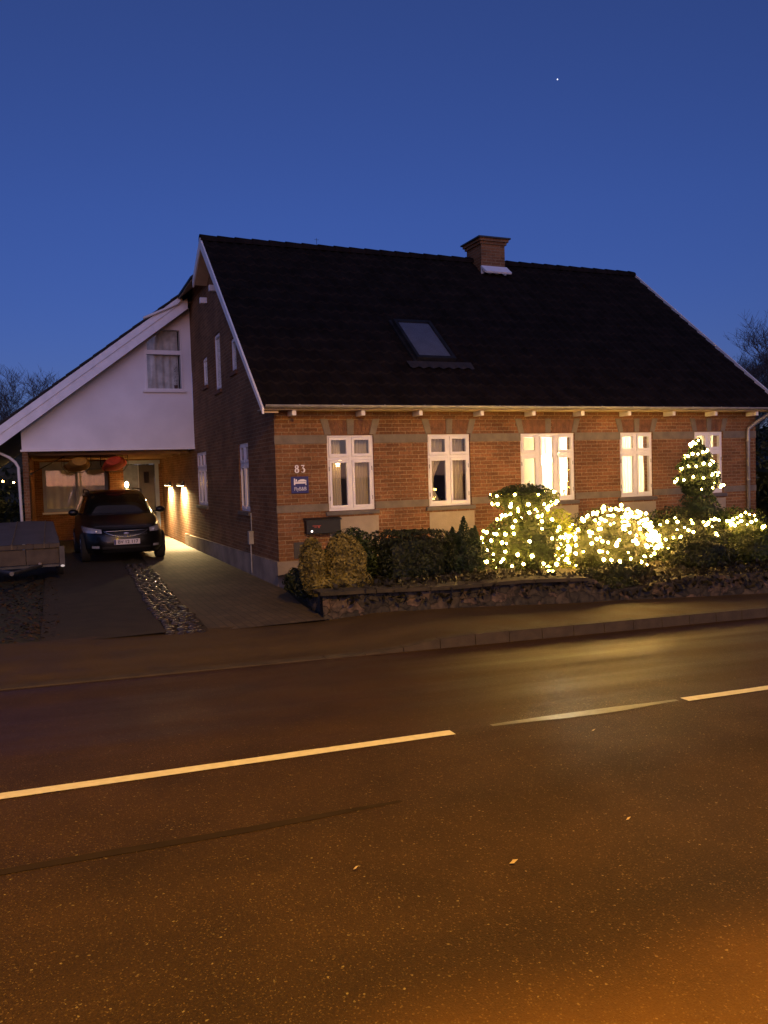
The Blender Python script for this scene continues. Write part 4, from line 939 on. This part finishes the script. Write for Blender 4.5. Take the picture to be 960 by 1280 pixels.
# ------------------------------------------------------------------ plants
class Bush:
    """foliage lobes as lists of (centre, radii); leaves scattered in a shell of each lobe"""
    def __init__(s, name, label, cat, loc, mat, leaf=.03, group=None):
        s.t = thing(name, loc, label, cat, group); s.mat = mat; s.m = MB(); s.leaf = leaf; s.lobes = []
    def lobe(s, c, r, n, lump=.16, pointy=False, boxy=0, depth=.28, core=True, seed=0):
        rnd = random.Random(int(c[0]*100)+int(c[2]*77)+seed); c = Vector(c); r = Vector(r)
        def q(d):
            k = 1+lump*noise.noise(d*2.3+c*3)+lump*.5*noise.noise(d*6+c)
            if boxy: k *= (abs(d.x)**boxy+abs(d.y)**boxy+abs(d.z)**boxy)**(-1/boxy)
            if pointy: k *= 1
            return k
        s.lobes.append((c, r, q))
        if core: s.m.ball(c, tuple(r*.80), 18, 12, q)
        for i in range(n):
            z = rnd.uniform(-1, 1); a = rnd.uniform(0, 2*math.pi); w_ = math.sqrt(1-z*z); d = Vector((w_*math.cos(a), w_*math.sin(a), z))
            k = q(d)*(1.03-depth*rnd.random()**2.0+.05*rnd.random()); p = Vector((c.x+r.x*d.x*k, c.y+r.y*d.y*k, c.z+r.z*d.z*k))
            s.leaf_at(p, d, rnd)
        return s
    def leaf_at(s, p, d, rnd, L_=None):
        nrm = (d*1.1+Vector((rnd.uniform(-1, 1), rnd.uniform(-1, 1), rnd.uniform(-1, 1)))).normalized()
        a = nrm.orthogonal().normalized(); a.rotate(Matrix.Rotation(rnd.uniform(0, 6.28), 3, nrm)); b = nrm.cross(a); l = (L_ or s.leaf)*rnd.uniform(.7, 1.35)
        s.m.quad(p-a*l, p+b*l*.45+nrm*l*.15, p+a*l, p-b*l*.45+nrm*l*.15)
    def done(s, trunk=None):
        s.o = s.m.build('foliage', s.mat, s.t)
        if trunk:
            (x, y, z0), z1, r = trunk; MB().tube([(x, y, z0), (x+.01, y, (z0+z1)/2), (x, y, z1)], [r, r*.85, r*.7], 8).build('trunk', BARK, s.t)
        return s
BULBM = emitter('fairy_bulb', BULB, 120)
def bulb_mesh(r):
    import bmesh as _b
    bm = _b.new(); _b.ops.create_icosphere(bm, subdivisions=1, radius=r)
    me = bpy.data.meshes.new('bulb'); bm.to_mesh(me); bm.free(); me.materials.append(BULBM)
    for p in me.polygons: p.use_smooth = True
    return me
BM = bulb_mesh(.0225)
CABLE = pm('cable', (.01, .012, .008), .6)
def lights(paths, loc, label, r=None, scl=1):
    t = thing('string_lights', loc, label, 'string lights', 'warm string lights on the front shrubs')
    m = MB()
    for p in paths:
        if len(p) > 1: m.tube(p, .0035, 4, cap=False)
    m.build('cable', CABLE, t)
    n = 0
    for p in paths:
        for q in p:
            if n >= 100: break
            o = bpy.data.objects.new('bulb', BM); C.objects.link(o); o.parent = t; o.location = Vector(q)-Vector(loc); s_ = random.uniform(.65, 1.35)*scl; o.scale = (s_,)*3; n += 1
    return t
def surf(lobe, d, k=1.06):
    c, r, q = lobe; d = d.normalized(); kk = q(d)*k; return Vector((c.x+r.x*d.x*kk, c.y+r.y*d.y*kk, c.z+r.z*d.z*kk))

# golden bush, dark bush behind
B = Bush('golden_shrub', 'olive gold clipped shrub in two lobes at the corner of the bed', 'shrub', (.1, -2.4, .2), LEAF_GOLD, .026)
B.lobe((-.20, -2.42, .57), (.155, .24, .36), 2200, lump=.1, depth=.2).lobe((.25, -2.45, .56), (.27, .32, .385), 3800, lump=.1, depth=.2).lobe((.22, -2.6, .34), (.34, .26, .17), 1200).lobe((-.12, -2.5, .32), (.2, .24, .14), 600).done()
B = Bush('round_shrub', 'dark green rounded shrub tucked behind the olive gold shrub', 'shrub', (.68, -1.7, .2), LEAF_BOX, .028)
B.lobe((.62, -1.70, .55), (.38, .36, .42), 2800, lump=.08, depth=.2).done()
B = Bush('low_shrub', 'low dark shrub in front of the house corner beside the olive gold shrub', 'shrub', (-.12, -1.7, .2), LEAF_DARK, .028)
B.lobe((-.16, -1.9, .30), (.26, .40, .20), 1100).done()
B = Bush('clipped_hedge', 'dark clipped boxy hedge between the olive gold shrub and the spiky conifer', 'hedge', (1.45, -1.9, .15), LEAF_DARK, .028)
B.lobe((1.46, -1.9, .50), (.52, .40, .395), 5200, lump=.05, boxy=8, depth=.16).done()
B = Bush('dwarf_conifer', 'dark spiky dwarf conifer between the clipped hedge and the lit topiary', 'conifer', (2.22, -2.0, .12), LEAF_CON, .030)
B.lobe((2.24, -2.0, .45), (.33, .32, .38), 3000, lump=.3)
for (x, y, z, h, r) in ((2.28, -2.0, .58, .50, .17), (2.12, -1.95, .55, .38, .14), (2.44, -2.05, .5, .44, .14), (1.98, -2.05, .5, .38, .09), (2.36, -2.1, .55, .36, .14), (2.18, -2.1, .55, .42, .10), (2.52, -2.0, .4, .36, .10)):
    rnd = random.Random(int(x*1000))
    for i in range(620):
        v = rnd.random(); a = rnd.uniform(0, 6.28); rr_ = r*(1-v)**.8*rnd.uniform(.5, 1.15); B.leaf_at(Vector((x+rr_*math.cos(a), y+rr_*math.sin(a), z+h*v)), Vector((math.cos(a), math.sin(a), .8)), rnd, .024)
B.done()
# ground cover in the bed
m = MB(); rnd = random.Random(44)
for i in range(4200):
    x = rnd.uniform(-.2, 9.2); v = rnd.random()**1.6; y = wy(x)+.02+v*1.5; z = wtop(x)*(1-v*.4)+.22*v*.4+rnd.uniform(-.03, .07)*(1-.4*v)+.05*fbm(x*2, y*2)
    if v < .05: y -= rnd.uniform(0, .10); z -= rnd.uniform(0, .14)
    n_ = Vector((rnd.uniform(-1, 1), rnd.uniform(-1, .3), rnd.uniform(.1, 1))).normalized(); a_ = n_.orthogonal(); a_.rotate(Matrix.Rotation(rnd.uniform(0, 6.28), 3, n_)); b_ = n_.cross(a_); l_ = rnd.uniform(.015, .045); p_ = Vector((x, y, z))
    m.quad(p_-a_*l_, p_+b_*l_*.5, p_+a_*l_, p_-b_*l_*.5)
tag(m.build('ground_cover', leafm('ground_cover_leaf', (.017, .0145, .006))), 'low dark ground cover and dead leaves along the top of the stone wall', 'ground cover', kind='stuff')
# two tier topiary
B = Bush('topiary', 'two-tier clipped topiary with a flat round cap above a big ball, full of lights', 'topiary', (3.29, -2.05, .12), LEAF_BOX, .026)
B.lobe((3.29, -2.05, .60), (.66, .60, .47), 5200, lump=.08).lobe((3.31, -2.05, 1.32), (.50, .46, .20), 2600, lump=.10).lobe((3.31, -2.05, 1.12), (.30, .28, .18), 700, lump=.2, core=False).done(((3.3, -2.05, .1), 1.3, .05))
big, cap_, mid_ = B.lobes
random.seed(21)
paths = []
for zz, n, ph in ((-.75, 9, .2), (-.45, 12, .5), (-.12, 13, .1), (.2, 13, .4), (.5, 11, .0), (.8, 7, .3)):
    w_ = math.sqrt(1-zz*zz); paths.append([surf(big, Vector((w_*math.cos(ph+2*math.pi*k/n+random.uniform(-.12, .12)), w_*math.sin(ph+2*math.pi*k/n), zz+random.uniform(-.1, .1)))) for k in range(n)])
for zz, n, ph in ((-.35, 12, .1), (.35, 9, .4)):
    w_ = math.sqrt(1-zz*zz); paths.append([surf(cap_, Vector((w_*math.cos(ph+2*math.pi*k/n), w_*math.sin(ph+2*math.pi*k/n), zz+random.uniform(-.1, .1)))) for k in range(n)])
paths.append([surf(mid_, Vector((math.cos(a), math.sin(a), random.uniform(-.4, .3))), 1.15) for a in frange(0, 5.8, 12)])
lights(paths, (3.29, -2.05, .12), 'warm string lights wound round the two-tier topiary')
random.seed(50); lights([[surf(big, Vector((math.cos(a)*1.0, -.55+random.uniform(-.2, .1), math.sin(a))), random.uniform(1.0, 1.08))] for a in (2.3, 2.6, 2.9, 3.2, 3.5, 3.8, .1, -.2, .4, .7, -.5)]+[[surf(cap_, Vector((math.cos(a), -.6, -.7)), 1.03)] for a in (0, .5, 1, 1.6, 2.2, 2.8, 3.14)], (3.29, -2.05, .12), 'extra warm bulbs gathered along the left flank and neck of the two-tier topiary')
# lime shrub with lights
B = Bush('lime_shrub', 'loose yellow-green leafy shrub glowing between the topiary and the light-netted shrub', 'shrub', (4.05, -1.85, .12), LEAF_LIME, .034)
B.lobe((4.02, -1.85, .55), (.30, .30, .48), 800, lump=.35, depth=.6, core=False).lobe((3.98, -1.9, .92), (.24, .24, .22), 320, lump=.3, depth=.6, core=False).done(((4.03, -1.85, .1), .9, .02))
random.seed(5)
lights([[surf(B.lobes[0], Vector((math.cos(a*1.7), math.sin(a*1.7)-.3, -1+a/4.6)), random.uniform(.6, 1.05)) for a in frange(0, 8.2, 26)]], (4.05, -1.85, .12), 'warm string lights tangled through the yellow-green shrub')
# netted shrub
B = Bush('netted_shrub', 'broad domed shrub under a bright net of lights left of the fourth window', 'shrub', (4.9, -2.0, .1), LEAF_DARK, .028)
B.lobe((4.88, -2.0, .50), (.84, .66, .60), 4600, lump=.09).done()
lb = B.lobes[0]; random.seed(9); paths = []
for i, (th_, n_) in enumerate(((-70, 6), (-52, 7), (-34, 8), (-16, 8), (2, 9), (20, 9), (37, 10), (49, 11), (60, 10), (70, 8))):   # strings dragged over the crown, bunching towards the right
    th = math.radians(th_); row = []
    for k in range(n_):
        ph = math.radians(2+(84 if i < 6 else 100)*k/n_+random.uniform(-9, 9)); t2 = th+random.uniform(-.14, .14)
        row.append(surf(lb, Vector((math.sin(t2)*(.55+.45*abs(math.cos(ph))), -math.cos(ph)*abs(math.cos(t2))**.5, math.sin(ph)*math.cos(t2*.8)-.06)), random.uniform(.98, 1.08)))
    paths.append(row)
paths.append([surf(lb, Vector((-.7+1.35*k/12, -.15+random.uniform(-.2, .2), 1)), random.uniform(1.0, 1.1)) for k in range(8)])
lights(paths, (4.9, -2.0, .1), 'dense net of warm lights draped over the broad domed shrub', scl=1.1)
random.seed(77); ex = []
for k in range(78):
    d_ = Vector((random.uniform(-.95, 1.0), -random.uniform(.1, 1), random.uniform(-.45, 1))); d_.x += .25*random.random()*(d_.z < .3)
    ex.append([surf(lb, d_, random.uniform(.93, 1.09))])
lights([[q] for r_ in ex for q in r_], (4.9, -2.0, .1), 'second looser strand of warm lights scattered over the broad domed shrub', scl=.95)
B = Bush('creeping_shrub', 'low dark shrub spilling over the slumped gap in the garden wall', 'shrub', (4.1, -3.2, .05), LEAF_DARK, .028)
B.lobe((4.05, -3.20, .20), (.62, .36, .17), 2400, lump=.14).lobe((3.72, -3.62, .12), (.38, .26, .13), 1100, lump=.14).done()
# spiral conifer
B = Bush('spiral_conifer', 'tall cone-shaped conifer with lights spiralling round it in front of the last window', 'conifer', (7.15, -1.6, .15), LEAF_CON, .032)
random.seed(31)
for (z, r, h) in ((1.34, .26, .12), (1.50, .37, .15), (1.70, .32, .14), (1.87, .23, .12), (2.01, .14, .10), (2.12, .06, .08)):
    B.lobe((7.15, -1.6, z), (r, r*.95, h), int(3600*r+150), lump=.22, core=r > .2, depth=.4)
B.lobe((7.15, -1.6, 1.14), (.27, .25, .16), 650, lump=.3, core=False).lobe((7.18, -1.6, .85), (.42, .36, .26), 1300, lump=.3).done(((7.15, -1.6, .1), 1.9, .045))
def cone_r(z): return max(.10, .50*(1-((z-1.2)/1.05)**2)) if z > 1.2 else .48
sp = []
for k in range(56):
    v = k/55; z = 1.33+.82*v; a = -2.2+v*2*math.pi*4.0; r = .02+(.40-.33*v**1.2); sp.append(Vector((7.15+r*math.cos(a), -1.6+r*math.sin(a), z+.02*math.sin(k*3))))
lights([sp], (7.15, -1.6, .15), 'warm string lights spiralling up the cone-shaped conifer')
# right mounds
B = Bush('mound_shrub', 'dark mounded shrub with scattered lights right of the light-netted shrub', 'shrub', (6.3, -2.0, .1), LEAF_DARK, .032)
B.lobe((6.28, -2.0, .55), (.74, .55, .47), 3600, lump=.2).lobe((6.75, -2.1, .45), (.45, .45, .42), 1200, lump=.2).done()
l1 = B.lobes[0]
random.seed(14)
pts = [surf(l1, Vector((-1+2*k/21, -.9+.3*math.sin(k*1.3), .05+.75*abs(math.sin(k*.83)))), 1.05) for k in range(22)]
pts2 = [surf(l1, Vector((-1+2*k/9, -1, random.uniform(-.5, .4))), 1.05) for k in range(9)]
lights([pts, pts2], (6.3, -2.0, .1), 'warm string lights strung loosely over the dark mounded shrub', scl=.9)
B = Bush('mound_shrub', 'rounded dark shrub at the right end of the bed below the downpipe', 'shrub', (7.7, -2.0, .1), LEAF_BOX, .032)
B.lobe((7.62, -2.0, .50), (.62, .50, .46), 3200, lump=.18).done()
l2 = B.lobes[0]; random.seed(15)
lights([[surf(l2, Vector((-1+1.9*k/15, -.8, .75-.7*k/15+.12*math.sin(k*2.1))), 1.06) for k in range(16)], [surf(l2, Vector((-1+1.2*k/7, -.6, .9-.1*math.sin(k))), 1.06) for k in range(8)]], (7.7, -2.0, .1), 'sagging string of warm lights across the shrub below the downpipe', scl=.9)
B = Bush('front_mound_shrub', 'low dark rounded shrub at the wall edge below the spiral conifer', 'shrub', (5.9, -3.0, .1), LEAF_DARK, .03)
B.lobe((5.75, -3.05, .36), (.60, .44, .30), 2200, lump=.12).done()
B = Bush('front_mound_shrub', 'low dark rounded shrub at the wall edge nearest the right border of the photo', 'shrub', (7.0, -3.1, .1), LEAF_BOX, .03)
B.lobe((6.95, -3.1, .34), (.58, .42, .32), 2200, lump=.12).done()
# hedges
B = Bush('tall_hedge', 'tall dark hedge beyond the right end of the house', 'hedge', (13, 1, 0), LEAF_DARK, .06)
B.lobe((13.2, .5, 1.0), (2.6, 1.6, 1.15), 5200, lump=.25, boxy=4).lobe((10.9, -2.2, .45), (1.9, .7, .6), 2600, lump=.3, seed=4).done()
B = Bush('boundary_hedge', 'dark boundary hedge far behind the carport at the left edge', 'hedge', (-9, 20, 0), LEAF_DARK, .09)
B.lobe((-9, 20, .8), (5.0, 1.2, 1.15), 4200, lump=.2, boxy=5).done()
B.t['group'] = 'background hedges'
# neighbour's lights
t = thing('string_lights', (-5, 18.4, 1.8), 'short row of warm lights far behind the downpipe at the left edge', 'string lights')
pp = [(-5.55+.17*k, 18.5, 1.86+.03*math.sin(k*2)) for k in range(9)]
MB().tube(pp, .004, 4).build('cable', CABLE, t)
for q in pp:
    if random.random() < .85:
        o = bpy.data.objects.new('bulb', BM); C.objects.link(o); o.parent = t; o.location = Vector(q)-Vector((-5, 18.4, 1.8)); o.scale = (1.5,)*3

# bare trees
def tree(name, x, y, h, label, seed, spread=.45, base=.16, levels=5, group='bare trees behind the house'):
    rnd = random.Random(seed); t = thing(name, (x, y, 0), label, 'tree', group); T = MB(); W_ = MB()
    def br(p, d, l, r, lv):
        n = 4; pts = [p]; q = p.copy(); dd = d.copy()
        for i in range(n):
            dd = (dd+Vector((rnd.uniform(-1, 1), rnd.uniform(-1, 1), rnd.uniform(-.4, .8)))*.14).normalized(); q = q+dd*l/n; pts.append(q.copy())
        (T if lv < 2 else W_).tube(pts, [r*(1-.5*i/n) for i in range(n+1)], 6 if lv < 2 else 3, cap=False)
        if lv >= levels: return
        for k in range(5 if lv < 3 else 6):
            f = rnd.uniform(.35, 1) if k else 1; i = min(n, max(1, round(f*n))); s_ = pts[i]
            e = Vector((rnd.uniform(-1, 1), rnd.uniform(-1, 1), rnd.uniform(-.1, .9))).normalized()
            br(s_, (dd*(1-spread)+e*spread*1.5).normalized(), l*rnd.uniform(.5, .74), max(.008, r*.42), lv+1)
    br(Vector((x, y, -.1)), Vector((0, 0, 1)), h*.38, h*base*.11, 0)
    T.build('trunk', BARK, t); W_.build('crown', TWIG, t)
tree('bare_tree', -7.3, 36, 9.4, 'bare twiggy tree behind the wing roof at the left edge', 1, .5)
tree('bare_tree', -3.6, 38, 9.2, 'bare twiggy tree just left of where the wing roof hides the treeline', 2, .5)
tree('bare_tree', -1.6, 41, 8.8, 'bare tree peeping over the sloping wing roof', 3, .5)
tree('bare_tree', -5.6, 44, 10.0, 'bare tree standing deepest in the left treeline', 4, .5)
tree('bare_tree', 37.0, 21, 12.0, 'tall bare tree beyond the right roof verge', 5, .5)
tree('bare_tree', 34.9, 23, 10.2, 'shorter bare tree nearest the right roof verge', 6, .5)
tree('bare_tree', 41.5, 25, 13.0, 'tallest bare tree at the right border', 7, .5)
B = Bush('evergreen_screen', 'dark evergreen screen low beneath the bare trees on the right', 'hedge', (37, 16, 0), LEAF_DARK, .22)
B.lobe((36, 17, 1.8), (9, 2, 2.2), 5000, lump=.3, boxy=4).done()
B = Bush('evergreen_screen', 'dark evergreen screen low beneath the bare trees on the left', 'hedge', (-8, 32, 0), LEAF_DARK, .2)
B.lobe((-8, 32, 2.0), (9, 2, 2.3), 4500, lump=.3, boxy=4).done()

# fallen leaves on the road
LF = pm('pale_leaf', (.55, .42, .24), .6)
for (x, y, s, lab) in ((-1.53, -9.51, .022, 'pale fallen leaf on the near lane, largest of the few'), (-.78, -9.35, .014, 'small pale fallen leaf on the near lane towards the right'), (-2.18, -9.29, .013, 'small pale fallen leaf on the near lane towards the left'), (-.07, -8.14, .016, 'small pale fallen leaf just below the gap in the centre line')):
    m = MB(); z = g(x, y)+.008; m.add([(x-s, y, z), (x-s*.3, y-s*.6, z+.004), (x+s, y-.1*s, z+.012), (x+s*.2, y+s*.6, z+.006)], [(0, 1, 2, 3)]); o = m.build('fallen_leaf', LF); tag(o, lab, 'leaf', 'fallen leaves on the road')
# evening star
st = MB().ball((-3.31+607*2.6, -12.46+858*2.6, 1.75+486*2.6), 2.2, 8, 6).build('evening_star', emitter('star_white', (.75, .8, 1), 1.6)); tag(st, 'single bright star high in the blue evening sky above the chimney', 'star')

# street lamp standing on the near pavement beyond the right of the frame
LX, LY = -1.6, -13.3
sl = thing('street_lamp', (LX, LY, -.05), 'tall street lamp with an amber head on the near pavement', 'street lamp')
MB().tube([(LX, LY, -.15), (LX, LY, 5.4), (LX, LY+.2, 6.0), (LX, LY+.7, 6.2)], [.07, .05, .045, .04], 12).build('pole', ZINC, sl)
MB().ball((LX, LY+.9, 6.22), (.14, .32, .09), 14, 8).build('lamp_head', DARKMETAL, sl)
l = lamp('street_light', 'SPOT', (0, .95, 6.13), 3700, SODIUM, .12, ang=172, blend=.25); l.parent = sl
